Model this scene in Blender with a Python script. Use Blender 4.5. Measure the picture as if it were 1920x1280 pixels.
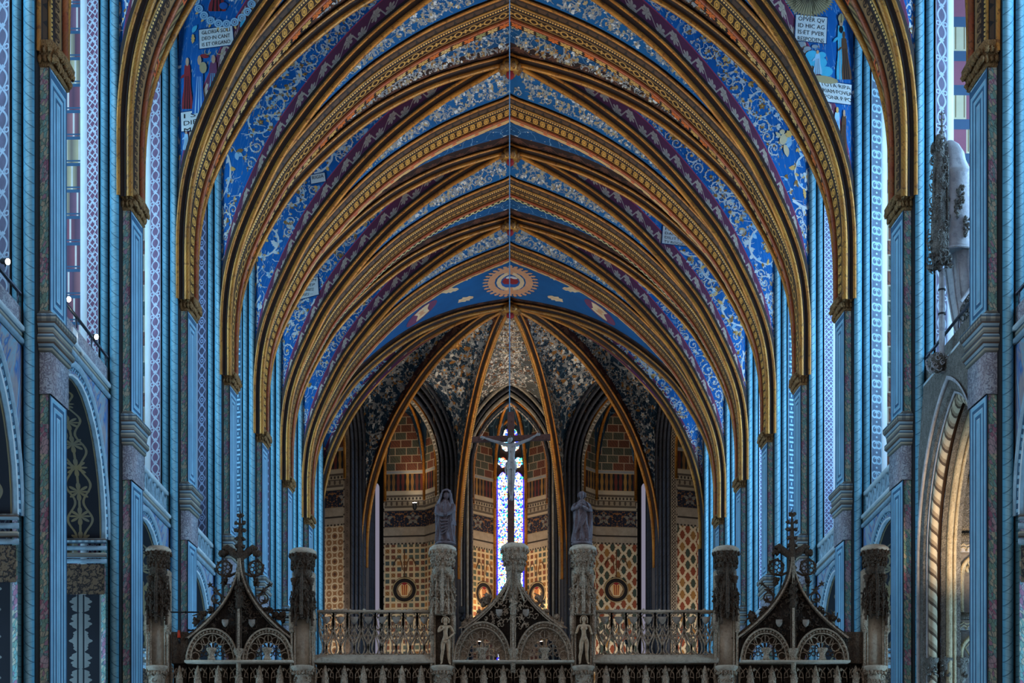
import bpy, math, random
import numpy as np
from math import sin, cos, pi, sqrt, radians
from mathutils import Vector, Matrix, noise
random.seed(7)
RNG = random.Random(11)
for o in list(bpy.data.objects): bpy.data.objects.remove(o)
SC = bpy.context.scene
COL = SC.collection
E = 1.6            # eye height: all building heights below are measured from the eye, E is added when meshes are made
F = 3135.0         # focal length in pixels of a 1920 px wide frame
# ---------------------------------------------------------------- camera, world, exposure, daylight
cam = bpy.data.cameras.new('camera'); camo = bpy.data.objects.new('camera', cam); COL.objects.link(camo)
camo.location = (0, 0, E); camo.rotation_euler = (radians(90), 0, 0)
cam.sensor_width = 36; cam.sensor_fit = 'HORIZONTAL'; cam.lens = 36*F/1920
cam.shift_x = 3/1920; cam.shift_y = (1650-640)/1920
cam.clip_end = 400
SC.camera = camo
SC.view_settings.view_transform = 'Standard'; SC.view_settings.look = 'None'
SC.view_settings.gamma = 1; SC.view_settings.use_curve_mapping = False
SC.view_settings.exposure = 0.0
SC.render.film_transparent = False
w = bpy.data.worlds.new('world'); SC.world = w; w.use_nodes = True
w.node_tree.nodes['Background'].inputs[0].default_value = (0.60, 0.61, 0.66, 1)
w.node_tree.nodes['Background'].inputs[1].default_value = 0.75
SKY_L = 17.0    # strength of daylight behind the left (north) windows
SKY_R = 29.0    # right (south) windows
# ---------------------------------------------------------------- main dimensions (metres, from the eye)
WL, WR = 8.86, 9.17
def WS(s): return WL if s < 0 else WR
def YE(n): return 33.4 + 6.92*n          # east edge of pier n
TH = 1.3                                  # pier thickness
BOSS_Y = 81.2; RA = 9.3
def px(x, d): return (x-957)*d/F
def pz(y, d): return (1650-y)*d/F
# ---------------------------------------------------------------- object helpers
def tag(o, label=None, cat=None, group=None, kind=None):
    if label: o['label'] = label
    if cat: o['category'] = cat
    if group: o['group'] = group
    if kind: o['kind'] = kind
    return o
def empty(name, loc=(0,0,0), label=None, cat=None, group=None, kind=None):
    o = bpy.data.objects.new(name, None); COL.objects.link(o)
    o.location = (loc[0], loc[1], loc[2]); o.empty_display_size = .2
    return tag(o, label, cat, group, kind)
def copy_tree(o, parent=None):
    c = o.copy(); COL.objects.link(c); c.parent = parent
    for ch in list(o.children): copy_tree(ch, c)
    return c
class MB:
    def __init__(s): s.v=[]; s.f=[]; s.m=[]; s.uv=[]; s.uv2=[]; s.mats=[]; s.n=0
    def mi(s, mat):
        if mat not in s.mats: s.mats.append(mat)
        return s.mats.index(mat)
    def add(s, V, Fc, mat, UV=None, UV2=None):
        V = np.asarray(V, float).reshape(-1,3); n = len(V)
        if UV is None: UV = np.stack([V[:,0]+V[:,1], V[:,2]], 1)
        if UV2 is None: UV2 = UV
        s.v.append(V); s.uv.append(np.asarray(UV,float).reshape(-1,2)); s.uv2.append(np.asarray(UV2,float).reshape(-1,2))
        b = s.n; s.f += [tuple(i+b for i in f) for f in Fc]
        k = s.mi(mat); s.m += [k]*len(Fc); s.n += n
    def grid(s, P, mat, UV=None, UV2=None):
        P = np.asarray(P,float); a,b = P.shape[:2]
        if UV is None:
            du = np.concatenate([[0], np.cumsum(np.linalg.norm(np.diff(P[:,b//2],axis=0),axis=1))])
            dv = np.concatenate([[0], np.cumsum(np.linalg.norm(np.diff(P[a//2],axis=0),axis=1))])
            UV = np.stack(np.meshgrid(du,dv,indexing='ij'),-1)
        if UV2 is None:
            UV2 = np.stack([UV[...,0]/max(1e-6,UV[...,0].max()), P[...,2]],-1)
        Fc = [(i*b+j, (i+1)*b+j, (i+1)*b+j+1, i*b+j+1) for i in range(a-1) for j in range(b-1)]
        s.add(P.reshape(-1,3), Fc, mat, UV.reshape(-1,2), UV2.reshape(-1,2))
    def box(s, x0,x1,y0,y1,z0,z1, mat):
        s.hexa([(x0,y0,z0),(x1,y0,z0),(x1,y1,z0),(x0,y1,z0),(x0,y0,z1),(x1,y0,z1),(x1,y1,z1),(x0,y1,z1)], mat)
    def hexa(s, c, mat):
        s.add(c, [(0,3,2,1),(4,5,6,7),(0,1,5,4),(1,2,6,5),(2,3,7,6),(3,0,4,7)], mat)
    def tube(s, pts, r, mat, k=6, ry=None, caps=True, up=None):
        """round or (with k=4) square bar through pts; r may be a list"""
        pts = np.asarray(pts,float); n=len(pts)
        R = np.full(n, r, float) if np.isscalar(r) else np.asarray(r,float)
        T = np.gradient(pts, axis=0); T /= np.linalg.norm(T,axis=1)[:,None]+1e-9
        U = np.array(up if up is not None else (0,1,0), float)
        if abs(T[:, :]@U).max() > .97: U = np.array((1,0,.01))
        rings=[]
        for i in range(n):
            A = np.cross(T[i],U); A/= np.linalg.norm(A)+1e-9; B = np.cross(A,T[i])
            rb = R[i]*(ry if ry else 1)
            off = pi/4 if k==4 else 0; q = 1.2 if k==4 else 1
            rings.append([pts[i]+q*R[i]*cos(2*pi*j/k+off)*A+q*rb*sin(2*pi*j/k+off)*B for j in range(k)])
        V = np.array(rings).reshape(-1,3)
        Fc = [(i*k+j,(i+1)*k+j,(i+1)*k+(j+1)%k,i*k+(j+1)%k) for i in range(n-1) for j in range(k)]
        if caps: Fc += [tuple(range(k))[::-1], tuple((n-1)*k+j for j in range(k))]
        s.add(V,Fc,mat)
    def lathe(s, prof, c, mat, k=16, sq=1.0, rot=0, wob=0):
        """prof: list of (r,z)"""
        V=[]
        for (r,z) in prof:
            for j in range(k):
                a = 2*pi*j/k+rot; rr = r*(1+wob*(j%2))
                V.append((c[0]+rr*cos(a), c[1]+rr*sq*sin(a), c[2]+z))
        n=len(prof)
        Fc=[(i*k+j,i*k+(j+1)%k,(i+1)*k+(j+1)%k,(i+1)*k+j) for i in range(n-1) for j in range(k)]
        Fc+=[tuple(range(k))[::-1], tuple((n-1)*k+j for j in range(k))]
        s.add(V,Fc,mat)
    def prism(s, poly, d0, d1, mat, fn=None):
        """poly in (x,z), extruded along y from d0 to d1"""
        n=len(poly); V=[(p[0],d0,p[1]) for p in poly]+[(p[0],d1,p[1]) for p in poly]
        if fn: V=[fn(v) for v in V]
        Fc=[tuple(range(n)), tuple(range(2*n-1,n-1,-1))]+[(i,n+i,n+(i+1)%n,(i+1)%n) for i in range(n)]
        s.add(V,Fc,mat)
    def blob(s, c, r, mat, k=6, jitter=.25, seed=0):
        rr = random.Random(seed+int(abs(c[0]*91+c[2]*37)*10)); V=[]; L=4
        if np.isscalar(r): r=(r,r,r)
        for i in range(L+1):
            for j in range(k):
                a=2*pi*(j+.5*(i%2))/k; b=-pi/2+pi*i/L; q=1+jitter*(rr.random()*2-1)
                V.append((c[0]+q*r[0]*cos(b)*cos(a), c[1]+q*r[1]*cos(b)*sin(a), c[2]+q*r[2]*sin(b)))
        Fc=[(i*k+j,i*k+(j+1)%k,(i+1)*k+(j+1)%k,(i+1)*k+j) for i in range(L) for j in range(k)]
        s.add(V,Fc,mat)
    def build(s, name, parent=None, smooth=True, local=None, bevel=0):
        V = np.concatenate(s.v) if s.v else np.zeros((0,3))
        V = V.copy()
        if local is None: V[:,2] += E
        me = bpy.data.meshes.new(name)
        me.from_pydata(V.tolist(), [], s.f)
        for i,(nm,src) in enumerate((('UVMap',s.uv),('uv2',s.uv2))):
            l = me.uv_layers.new(name=nm); A = np.concatenate(src)
            idx = np.empty(len(me.loops), np.int32); me.loops.foreach_get('vertex_index', idx)
            l.data.foreach_set('uv', A[idx].astype(np.float32).ravel())
        for m in s.mats: me.materials.append(MAT[m] if isinstance(m,str) else m)
        me.polygons.foreach_set('material_index', s.m)
        me.polygons.foreach_set('use_smooth', [smooth]*len(s.f))
        me.update()
        o = bpy.data.objects.new(name, me); COL.objects.link(o)
        if parent is not None:
            o.parent = parent
            if local is None: o.matrix_parent_inverse = Matrix.Translation(-Vector(parent.location))
        if bevel:
            b=o.modifiers.new('bevel','BEVEL'); b.width=bevel; b.segments=2; b.limit_method='ANGLE'
        return o
def roll(ca, cn, r, a0, a1, k=7):
    return [(ca+r*cos(radians(a0+(a1-a0)*i/(k-1))), cn+r*sin(radians(a0+(a1-a0)*i/(k-1)))) for i in range(k)]
# ---------------------------------------------------------------- node expressions
MAT = {}
def s2l(c): return tuple(((x/255)/12.92 if x/255<=.04045 else ((x/255+.055)/1.055)**2.4) for x in c)
class G:
    """small builder: math on sockets"""
    def __init__(g, name, rough=.7, metal=0.0, spec=.3):
        m = bpy.data.materials.new(name); m.use_nodes=True; g.m=m; g.nt=m.node_tree
        g.b = g.nt.nodes['Principled BSDF']
        g.b.inputs['Roughness'].default_value=rough; g.b.inputs['Metallic'].default_value=metal
        g.b.inputs['Specular IOR Level'].default_value=spec
        MAT[name]=m; g._uv={}
    def node(g,t,**k):
        n=g.nt.nodes.new(t)
        for a,b in k.items(): setattr(n,a,b)
        return n
    def setin(g, sock, v):
        if isinstance(v,X): g.nt.links.new(v.s, sock)
        elif isinstance(v,(tuple,list)): sock.default_value = (*v,1) if len(v)==3 and sock.type=='RGBA' else v
        else: sock.default_value=v
    def math(g,op,a,b=None,c=None):
        n=g.node('ShaderNodeMath',operation=op); g.setin(n.inputs[0],a)
        if b is not None: g.setin(n.inputs[1],b)
        if c is not None: g.setin(n.inputs[2],c)
        return X(g,n.outputs[0])
    def uv(g, name='UVMap'):
        if name not in g._uv:
            n=g.node('ShaderNodeUVMap',uv_map=name); s=g.node('ShaderNodeSeparateXYZ'); g.nt.links.new(n.outputs[0],s.inputs[0])
            g._uv[name]=(X(g,s.outputs[0]),X(g,s.outputs[1]),X(g,n.outputs[0]))
        return g._uv[name]
    def obj(g): return X(g,g.node('ShaderNodeTexCoord').outputs['Object'])
    def xyz(g,x,y,z=0.0):
        n=g.node('ShaderNodeCombineXYZ'); g.setin(n.inputs[0],x); g.setin(n.inputs[1],y); g.setin(n.inputs[2],z); return X(g,n.outputs[0])
    def noise(g,vec,scale,detail=3,rough=.5,out=0):
        n=g.node('ShaderNodeTexNoise'); g.setin(n.inputs['Vector'],vec); n.inputs['Scale'].default_value=scale
        n.inputs['Detail'].default_value=detail; n.inputs['Roughness'].default_value=rough; return X(g,n.outputs[out])
    def voro(g,vec,scale,feature='F1',rand=1.0,out='Distance'):
        n=g.node('ShaderNodeTexVoronoi',feature=feature); g.setin(n.inputs['Vector'],vec); n.inputs['Scale'].default_value=scale
        n.inputs['Randomness'].default_value=rand; return X(g,n.outputs[out])
    def white(g,vec,out='Value'):
        n=g.node('ShaderNodeTexWhiteNoise',noise_dimensions='3D'); g.setin(n.inputs['Vector'],vec); return X(g,n.outputs[out])
    def mix(g,f,a,b):
        n=g.node('ShaderNodeMix',data_type='RGBA'); g.setin(n.inputs[0],f); g.setin(n.inputs[6],a); g.setin(n.inputs[7],b); return X(g,n.outputs[2])
    def ramp(g,f,stops,interp='CONSTANT'):
        n=g.node('ShaderNodeValToRGB'); n.color_ramp.interpolation=interp; e=n.color_ramp.elements
        while len(e)<len(stops): e.new(.5)
        for i,(p,c) in enumerate(stops): e[i].position=p; e[i].color=(*c,1)
        g.setin(n.inputs[0],f); return X(g,n.outputs[0])
    def done(g, col, bump=None, bs=.5, bd=.02, grime=.35, gs=1.3):
        if grime:
            v=g.obj(); n1=g.noise(v,gs,5,.65); 
            k=g.math('MULTIPLY_ADD',n1,grime*2.2,1-grime*1.25)
            n=g.node('ShaderNodeMix',data_type='RGBA',blend_type='MULTIPLY'); n.inputs[0].default_value=1
            g.setin(n.inputs[6],col); g.nt.links.new(k.s,n.inputs[7]); col=X(g,n.outputs[2])
        g.setin(g.b.inputs['Base Color'],col)
        if bump is not None:
            n=g.node('ShaderNodeBump'); n.inputs['Strength'].default_value=bs; n.inputs['Distance'].default_value=bd
            g.setin(n.inputs['Height'],bump); g.nt.links.new(n.outputs[0],g.b.inputs['Normal'])
        return g.m
class X:
    def __init__(x,g,s): x.g=g; x.s=s
    def __add__(a,b): return a.g.math('ADD',a,b)
    __radd__=__add__
    def __sub__(a,b): return a.g.math('SUBTRACT',a,b)
    def __rsub__(a,b): return a.g.math('SUBTRACT',b,a)
    def __mul__(a,b): return a.g.math('MULTIPLY',a,b)
    __rmul__=__mul__
    def __truediv__(a,b): return a.g.math('DIVIDE',a,b)
    def __lt__(a,b): return a.g.math('LESS_THAN',a,b)
    def __gt__(a,b): return a.g.math('GREATER_THAN',a,b)
    def __neg__(a): return a.g.math('MULTIPLY',a,-1.0)
def fr(a): return a.g.math('FRACT',a)
def fl(a): return a.g.math('FLOOR',a)
def ab(a): return a.g.math('ABSOLUTE',a)
def sn(a): return a.g.math('SINE',a)
def cs(a): return a.g.math('COSINE',a)
def mn(a,b): return (a if isinstance(a,X) else b).g.math('MINIMUM',a,b)
def mx(a,b): return (a if isinstance(a,X) else b).g.math('MAXIMUM',a,b)
def sq(a): return a.g.math('SQRT',a)
def at2(a,b): return a.g.math('ARCTAN2',a,b)
def hyp(a,b): return sq(a*a+b*b)
def flat(name, rgb, rough=.75, metal=0, grime=.3, gs=2.0, spec=.3):
    g=G(name,rough,metal,spec); return g.done(s2l(rgb),grime=grime,gs=gs)
# plain paints used by the painted ornament
PAINT = dict(p_white=(205,208,206), p_grey=(140,146,150), p_pale=(150,190,215), p_gold=(222,172,100), p_ochre=(150,105,50), p_orange=(195,105,45),
  p_red=(140,40,45), p_purple=(110,60,90), p_dark=(28,24,26), p_cream=(215,190,150), p_peach=(205,150,110), p_brown=(95,62,40), p_blue=(30,90,160),
  p_green=(60,110,85), p_sky=(70,170,200), p_deep=(12,50,95), p_sand=(170,150,110), p_skin=(190,150,120))
for k,c in PAINT.items(): flat(k,c,.8,grime=.25)
# gilded mouldings
def gold(name, rgb, hatch=0.0, red=0.0):
    g=G(name,.42,.35,.4); u,v,_=g.uv(); o=g.obj()
    n=g.noise(o,1.1,4,.6); c=g.mix(n, s2l((rgb[0]*.42,rgb[1]*.36,rgb[2]*.36)), s2l(rgb)); n3=g.noise(o,9,3,.6); c=g.mix((n3>.6)*.55,c,s2l((48,28,16)))
    if hatch: c=g.mix((fr(v*9+u*14)<.28)*hatch,c,s2l((70,40,22)))
    if red: c=g.mix((fr(v*1.35)<.5)*red, c, s2l((150,50,35)))
    return g.done(c, g.noise(o,18,2), .25,.01, grime=.3, gs=.7)
gold('gold_roll',(226,154,64),.14,.12); gold('gold_fine',(215,160,75)); gold('gold_beads',(205,150,70),.8)
gold('rib_gold',(228,156,62),.25,.1); gold('copper_roll',(190,110,62),.2,.3); gold('rib_orange',(240,160,60),.4)
flat('moulding_dark',(48,32,24),.7); flat('moulding_brown',(84,54,30),.65); flat('arch_side_dark',(38,22,18),.8)
def g_beads(name, base, dot, per, rad):
    g=G(name,.5,.2); u,v,_=g.uv(); u2,_,_=g.uv('uv2')
    a=(fr(v/per)-.5)*per; b=(u2-.5)*rad*2.6
    m=hyp(a,b)<rad
    return g.done(g.mix(m,s2l(base),s2l(dot)), m*1.0,.6,.02)
g_beads('beads',(40,26,16),(215,165,85),.09,.032); g_beads('beads_pale',(50,42,32),(205,190,140),.16,.05)
def g_rings(name, base, ink, width, per, kind):
    g=G(name,.5,.2); u,v,_=g.uv(); u2,_,_=g.uv('uv2')
    b=(u2-.5)*width; a=(fr(v/per)-.5)*per; 
    if kind=='rings':
        r=hyp(a,b); m=ab(r-per*.23)<.028; a2=(fr(v/per+.5)-.5)*per; t=at2(a2,b); r2=hyp(a2,b); m=mx(m, r2<((ab(cs(t*2.0)))*.08+.03))
    elif kind=='egg':
        r=hyp(a*1.25,b*.62); m=mx(ab(r-per*.38)<.022, r<per*.22)
    elif kind=='triangles':
        m=ab(a)<(b+width*.5)*.35
    elif kind=='chevron':
        m=fr(v/per+ab(u2-.5)*1.2)<.5
    elif kind=='points':
        m=(hyp(a*1.6,b+width*.16)<.13)*(hyp(a*1.6,b+width*.16)>.075); m=mx(m,ab(a)<(.12-b)*.12)
    else:
        r=hyp(a,b); m=mx(ab(r-per*.32)<.02, (hyp(a,b)<.03))
    m=mx(m, ab(u2-.5)>.44)
    return g.done(g.mix(m,s2l(base),s2l(ink)), m*1.0,.7,.03)
g_rings('band_rings',(52,34,20),(205,155,80),.42,.52,'rings'); g_rings('band_eggs',(62,40,22),(215,160,75),.42,.27,'egg')
g_rings('band_points',(150,112,70),(44,28,20),.42,.2,'points'); g_rings('band_small',(60,40,24),(195,145,75),.42,.2,'small'); g_rings('band_tri',(74,50,30),(30,20,16),.2,.34,'triangles')
g_rings('band_chev',(60,58,50),(190,180,130),.3,.3,'chevron'); g_rings('stilt_rings',(86,84,84),(44,44,48),.8,.42,'small')
# painted vault ground with borders
def border_vine(g,u,v,width,per):
    """palmette vine running along u, v across 0..width"""
    k=fl(u/per); a=(fr(u/per)-.5)*per; sgn=(fr(k*.5)>.25)*2.0-1.0
    b=v-width*.5
    vine=ab(b-sn(u*(pi/per))*width*.30)<.03
    bb=b+sgn*width*.12; t=at2(a,bb*sgn); r=hyp(a,bb)
    pal=(r<(ab(cs(t*3.5))*.13*per/.7+.13*per/.7)); vein=ab(cs(t*3.5))<.3
    return mx(vine,pal), vein*pal
def web(name, bcol, leafcol, bw, other=None, ob=None, grnd=(6,116,196), gdark=(3,60,118), obw=.4):
    g=G(name,.8); u,v,_=g.uv(); du,dv,_=g.uv('uv2'); o=g.obj()
    n=g.noise(o,.35,4,.6); base=g.mix(n,s2l(gdark),s2l(grnd))
    # small painted foliage in the ground
    vec=g.xyz(u,v); wob=g.noise(vec,1.6,2,.5,1); n2=g.node('ShaderNodeVectorMath',operation='MULTIPLY_ADD'); g.setin(n2.inputs[0],wob); n2.inputs[1].default_value=(.5,.5,0); g.setin(n2.inputs[2],vec)
    e=g.voro(X(g,n2.outputs[0]),1.5,'DISTANCE_TO_EDGE'); st=(e<.012)
    if ob=='none': st=st*0.0
    f=g.voro(X(g,n2.outputs[0]),5.5); lf=(f<.2)
    rnd=g.voro(X(g,n2.outputs[0]),5.5,out='Color')
    base=g.mix(st*.6,base,s2l((120,160,190))); base=g.mix(lf*(g.noise(vec,.9)>.47)*(0.0 if ob=='none' else 1.0),base,g.ramp(rnd,[(0,s2l((185,190,185))),(.45,s2l((180,135,70))),(.7,s2l((110,160,190)))]))
    m,ve=border_vine(g,u,v,bw,.56)
    bc=g.mix(m,s2l(bcol),s2l(leafcol)); bc=g.mix(ve*.7,bc,s2l(tuple(x*.4 for x in leafcol)))
    ed=(ab(v-bw)<.025); bc=g.mix(ed,bc,s2l((170,60,90)) if bcol[0]>80 else s2l((60,30,25)))
    c=g.mix(v<bw+.02,base,bc)
    if ob=='leaf':      # gold/orange leaf border along the transverse arch
        a=(fr(du/.62)-.5)*.62; bb=dv-obw*.5; t=at2(a,bb); r=hyp(a,bb*.9)
        mm=r<(ab(cs(t*4.0))*.12+.14); oc=g.mix(mm,s2l((26,18,14)),g.ramp(fr(fl(du/.62)*.37),[(0,s2l((200,150,70))),(.4,s2l((205,95,40))),(.75,s2l((190,180,120)))])); oc=g.mix(mm*(ab(cs(t*4.0))<.35),oc,s2l((70,35,18)))
        c=g.mix(dv<obw,c,oc)
    elif ob=='cart':
        a=(fr(du/2.1)-.5)*2.1; bb=dv-obw*.5
        stripes=fr(du*2.2+dv*2.5)<.5; oc=g.mix(stripes,s2l((120,95,55)),s2l((60,42,24)))
        oc=g.mix((ab(a)<.3),oc,s2l((200,85,40))); oc=g.mix((ab(a)<.2)*(ab(bb)<.13),oc,s2l((60,25,15))); oc=g.mix((ab(a)<.1)*(ab(bb)<.07),oc,s2l((215,150,70)))
        c=g.mix(dv<obw,c,oc)
    elif ob=='chain':
        z=ab((fr(du/.3)-.5)*.3)-ab(dv-obw*.5)*.6; oc=g.mix(ab(z)<.05,s2l((30,34,32)),s2l((190,185,130)))
        c=g.mix(dv<obw,c,oc)
    elif ob=='ochre':
        a=(fr(du/1.1)-.5)*1.1; mm=hyp(a,dv-obw*.5)<(g.noise(vec,5,2)*.5); oc=g.mix(mm,s2l((60,38,24)),s2l((200,160,100)))
        c=g.mix(dv<obw,c,oc)
    return g.done(c,g.noise(o,6,3),.15,.02,grime=.3,gs=.8)
web('web_lateral',(104,50,76),(190,168,150),.78)
for k in ('leaf','cart','chain','ochre'): web('web_'+k,(40,24,20),(88,54,40),.78,ob=k,grnd=(8,84,138),gdark=(3,52,90))  # rib border: the purple paint turned brown, dim vault light put into the colour
web('web_crown',(40,24,20),(88,54,40),.55,ob='none',grnd=(10,96,156),gdark=(5,70,122))
web('web_apse',(64,30,30),(110,68,50),.6,grnd=(16,56,84),gdark=(10,24,38))
web('web_apse_mid',(50,40,34),(90,80,70),.1,grnd=(96,98,96),gdark=(24,36,46))
# painted stone of piers
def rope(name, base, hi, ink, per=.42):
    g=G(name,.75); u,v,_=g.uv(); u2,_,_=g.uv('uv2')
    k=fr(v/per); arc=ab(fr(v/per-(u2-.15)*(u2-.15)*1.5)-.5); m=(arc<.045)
    c=g.mix(mn(ab(u2-.45)*4.0,1.0), s2l(hi), s2l(base)); c=g.mix(m*.7,c,s2l(ink)); c=g.mix((ab(u2-.5)>.42)*.8,c,s2l(ink)); c=g.mix((fr(v/(per*.5)+u2*.8)<.1)*.35,c,s2l(ink))  # highlight down the middle and dark shaft edges are put into the colour
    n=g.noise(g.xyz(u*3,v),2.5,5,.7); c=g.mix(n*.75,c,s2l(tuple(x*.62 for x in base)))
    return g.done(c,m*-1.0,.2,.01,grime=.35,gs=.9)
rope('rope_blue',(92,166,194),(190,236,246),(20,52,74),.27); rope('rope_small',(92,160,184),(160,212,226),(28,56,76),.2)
rope('rope_apse',(58,62,74),(84,88,98),(26,26,32),.5)
flat('groove',(30,27,28),.8); flat('white_edge',(200,212,216),.7); flat('reveal_white',(226,230,232),.7,grime=.15)
g=G('garland',.75); u,v,_=g.uv(); vec=g.xyz(u*1.6+v*.5,v*.75)
e=g.voro(vec,13,'DISTANCE_TO_EDGE'); cc=g.voro(vec,13,out='Color'); zone=g.noise(g.xyz(u*.3,v),.9,2)
c1=g.ramp(cc,[(0,s2l((150,190,166))),(.35,s2l((226,218,186))),(.6,s2l((150,206,200))),(.8,s2l((206,150,176)))]); c2=g.ramp(cc,[(0,s2l((206,120,152))),(.4,s2l((226,190,200))),(.7,s2l((150,176,184)))])
c=g.mix(zone>.54,c1,c2); c=g.mix((e<.06)*.75,c,s2l((50,66,74))); c=g.mix(.25,c,s2l((120,170,186))); g.done(c,e,.15,.01,grime=.3)
# pilaster with nested frames; uv2 = (0..1 across, height)
g=G('frames',.75); u2,z,_=g.uv('uv2'); u,v,_=g.uv()
def framed(g,u2,dz,w=.95):
    d=mn(mn(u2,1-u2)*w, dz); return d
top=15.62; d=framed(g,u2,mn(ab(z-top),mn(ab(z-10.95),mn(ab(z-9.45),ab(z-24.0)))))
s=fr(d*6.4); c=g.mix(s<.45,s2l((146,200,222)),s2l((44,84,116))); c=g.mix((s>.45)*(s<.56),c,s2l((206,222,226)))
n=g.noise(g.xyz(u*2,v),2,5,.7); c=g.mix(n*.6,c,s2l((72,116,146))); g.done(c,s,.2,.02,grime=.3)
# cornice bands across a pilaster
g=G('cornice_bands',.7); u,v,_=g.uv(); _,z,_=g.uv('uv2')
s=fr(z*5.2); c=g.ramp(s,[(0,s2l((120,118,110))),(.25,s2l((170,160,140))),(.45,s2l((70,90,104))),(.62,s2l((150,170,178))),(.85,s2l((92,72,60)))])
c=g.mix((fr(u*7)<.5)*(fr(z*1.3)<.25)*.5,c,s2l((50,60,70))); g.done(c,s,.5,.03,grime=.35)
g=G('relief_frieze',.7); u,v,_=g.uv(); vec=g.xyz(u,v); w1=g.noise(vec,6,4,.7); q=ab(fr(w1*5)-.5); c=g.mix(q<.2,s2l((176,188,198)),s2l((96,116,136))); c=g.mix(g.noise(vec,1.4,2)*.7,c,s2l((170,140,136))); g.done(c,q,.6,.04)
# ornament strips
def strip(name, base, ink, dark, kind, width=.33, per=.5):
    g=G(name,.7); u,v,_=g.uv(); u2,_,_=g.uv('uv2'); x=(u2-.5)*width; y=(fr(v/per)-.5)*per
    if kind=='knot':
        yy=(fr(v/(per*.5))-.5)*per*.5; xx=ab(x)
        d1=ab(ab(xx-.075)+ab(yy)-.07); d2=ab(ab(x)+ab((fr(v/per)-.5)*per)-.1); m=mx(d1<.018,d2<.018)
        m=mx(m, ab(ab(x)-sn(v*2*pi/per)*.06-.06)<.012)
    elif kind=='vine':
        s1=sn(v*2*pi/per)*width*.33; m=mx(ab(x-s1)<.022,ab(x+s1)<.022); r=hyp(x,y); t=at2(x,y)
        m=mx(m,r<(ab(cs(t*2.5))*.05+.025)); y3=(fr(v/per+.5)-.5)*per; m=mx(m,ab(hyp(ab(x)-.1,y3)-.045)<.014)
    elif kind=='heart':
        m=ab(hyp(ab(x)-.07,y*.8)-.075)<.02; m=mx(m,(ab(ab(x)*.9+y*.9+.02-.1)<.014)*(y>0.02)); m=mx(m,(ab(x)<.012)*(ab(y)<.12)); y3=(fr(v/per+.5)-.5)*per; m=mx(m,hyp(x,y3)<.03)
    elif kind=='lattice':
        a=fr((x+v)*6.2); b=fr((x-v)*6.2); m=mx(ab(a-.5)<.12,ab(b-.5)<.12)
        m=m*(1-(fr(v*3.1)<.08))
    elif kind=='diamond':
        d=ab(x)+ab(y)*.62; m=mx(ab(d-.12)<.018, ab(hyp(x,y)-.045)<.014); d2=ab(x)+ab((fr(v/per+.5)-.5)*per)*.62; m=mx(m,ab(d2-.12)<.018)
    elif kind=='key':
        q=fr(v/per*2)-.5; m=mx((ab(x)<.11)*(ab(ab(q)-.32)<.07), mx((ab(x-.09)<.02)*(ab(q)<.32),(ab(x+.02)<.02)*(ab(q)<.12)))
    elif kind=='beadfig':
        r=hyp(x*1.3,y*.55); m=mx(ab(r-.13)<.012,(r<.09)*(g.noise(g.xyz(x,v),22)>.45))
    m=mx(m,ab(u2-.5)>.455)
    n=g.noise(g.xyz(u*2,v),3,4,.6); bc=g.mix(n,s2l(base),s2l(tuple(q*.6 for q in base)))
    c=g.mix(m,bc,g.mix(g.noise(g.xyz(u,v),9),s2l(ink),s2l(dark)))
    return g.done(c,m*1.0,.5,.02,grime=.2)
strip('strip_knot',(140,84,112),(215,220,228),(150,160,175),'knot',per=.42)
strip('strip_vine',(146,110,140),(214,218,226),(150,160,180),'vine',per=.62)
strip('strip_vine2',(118,110,134),(190,200,212),(130,145,165),'vine',per=.8)
strip('strip_heart',(112,128,150),(190,212,222),(110,160,180),'heart',per=.42)
strip('strip_lattice',(120,112,150),(190,210,226),(140,170,200),'lattice')
strip('strip_diamond',(62,58,84),(140,150,176),(90,105,135),'diamond',per=.62)
strip('strip_key',(58,96,124),(160,200,214),(110,160,184),'key',per=.9)
strip('strip_keydark',(110,106,98),(206,202,190),(150,146,138),'key',per=1.1)
strip('strip_figures',(128,112,98),(60,50,44),(84,72,62),'beadfig',per=.7)
strip('strip_lattice_cream',(70,60,54),(196,182,160),(150,138,120),'lattice')
# painted masonry
def wallmat(name, fn, grime=.3):
    g=G(name,.8); u,v,_=g.uv(); c=fn(g,u,v); return g.done(c,grime=grime,gs=.6)
def m_barrel(g,u,v):
    r=fl(v/.62); uu=u+r*.17; y=fr(v/.62); x=fr(uu/.3)-.5; id=g.white(g.xyz(fl(uu/.3),r,0.0))
    c=g.ramp(id,[(0,s2l((150,92,104))),(.4,s2l((206,190,150))),(.7,s2l((176,120,124))),(.85,s2l((140,100,120)))])
    c=g.mix(ab(x)*1.5,c,s2l((70,60,80))); c=g.mix(ab(x+.1)<.07,c,s2l((226,220,210)))
    return g.mix(mx(y<.12,(ab(y-.2)<.03)),c,s2l((60,96,126)))
def m_cubes(g,u,v):
    r=fl(v/.8); uu=u/.6+r*.5; x=fr(uu)-.5; y=fr(v/.8); c=g.mix(x>0,s2l((190,180,150)),s2l((140,84,100)))
    c=g.mix((ab(ab(x+.25)-.17)<.02)*(y>.35),c,s2l((110,90,60))); return g.mix(y<.3,c,s2l((60,84,110)))
def m_brick(g,u,v):
    r=fl(v/.42); uu=u/.62+r*.5; x=fr(uu); y=fr(v/.42); id=g.white(g.xyz(fl(uu),r,0.0))
    c=g.ramp(id,[(0,s2l((116,72,56))),(.45,s2l((80,86,76))),(.75,s2l((104,66,52))),(.88,s2l((92,94,80)))])
    c=g.mix((fr(u*7+v*5+g.noise(g.xyz(u,v),3)*2)<.22)*.7,c,s2l((60,50,44)))
    return g.mix(mx(x<.07,y<.1),c,s2l((176,160,138)))
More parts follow.
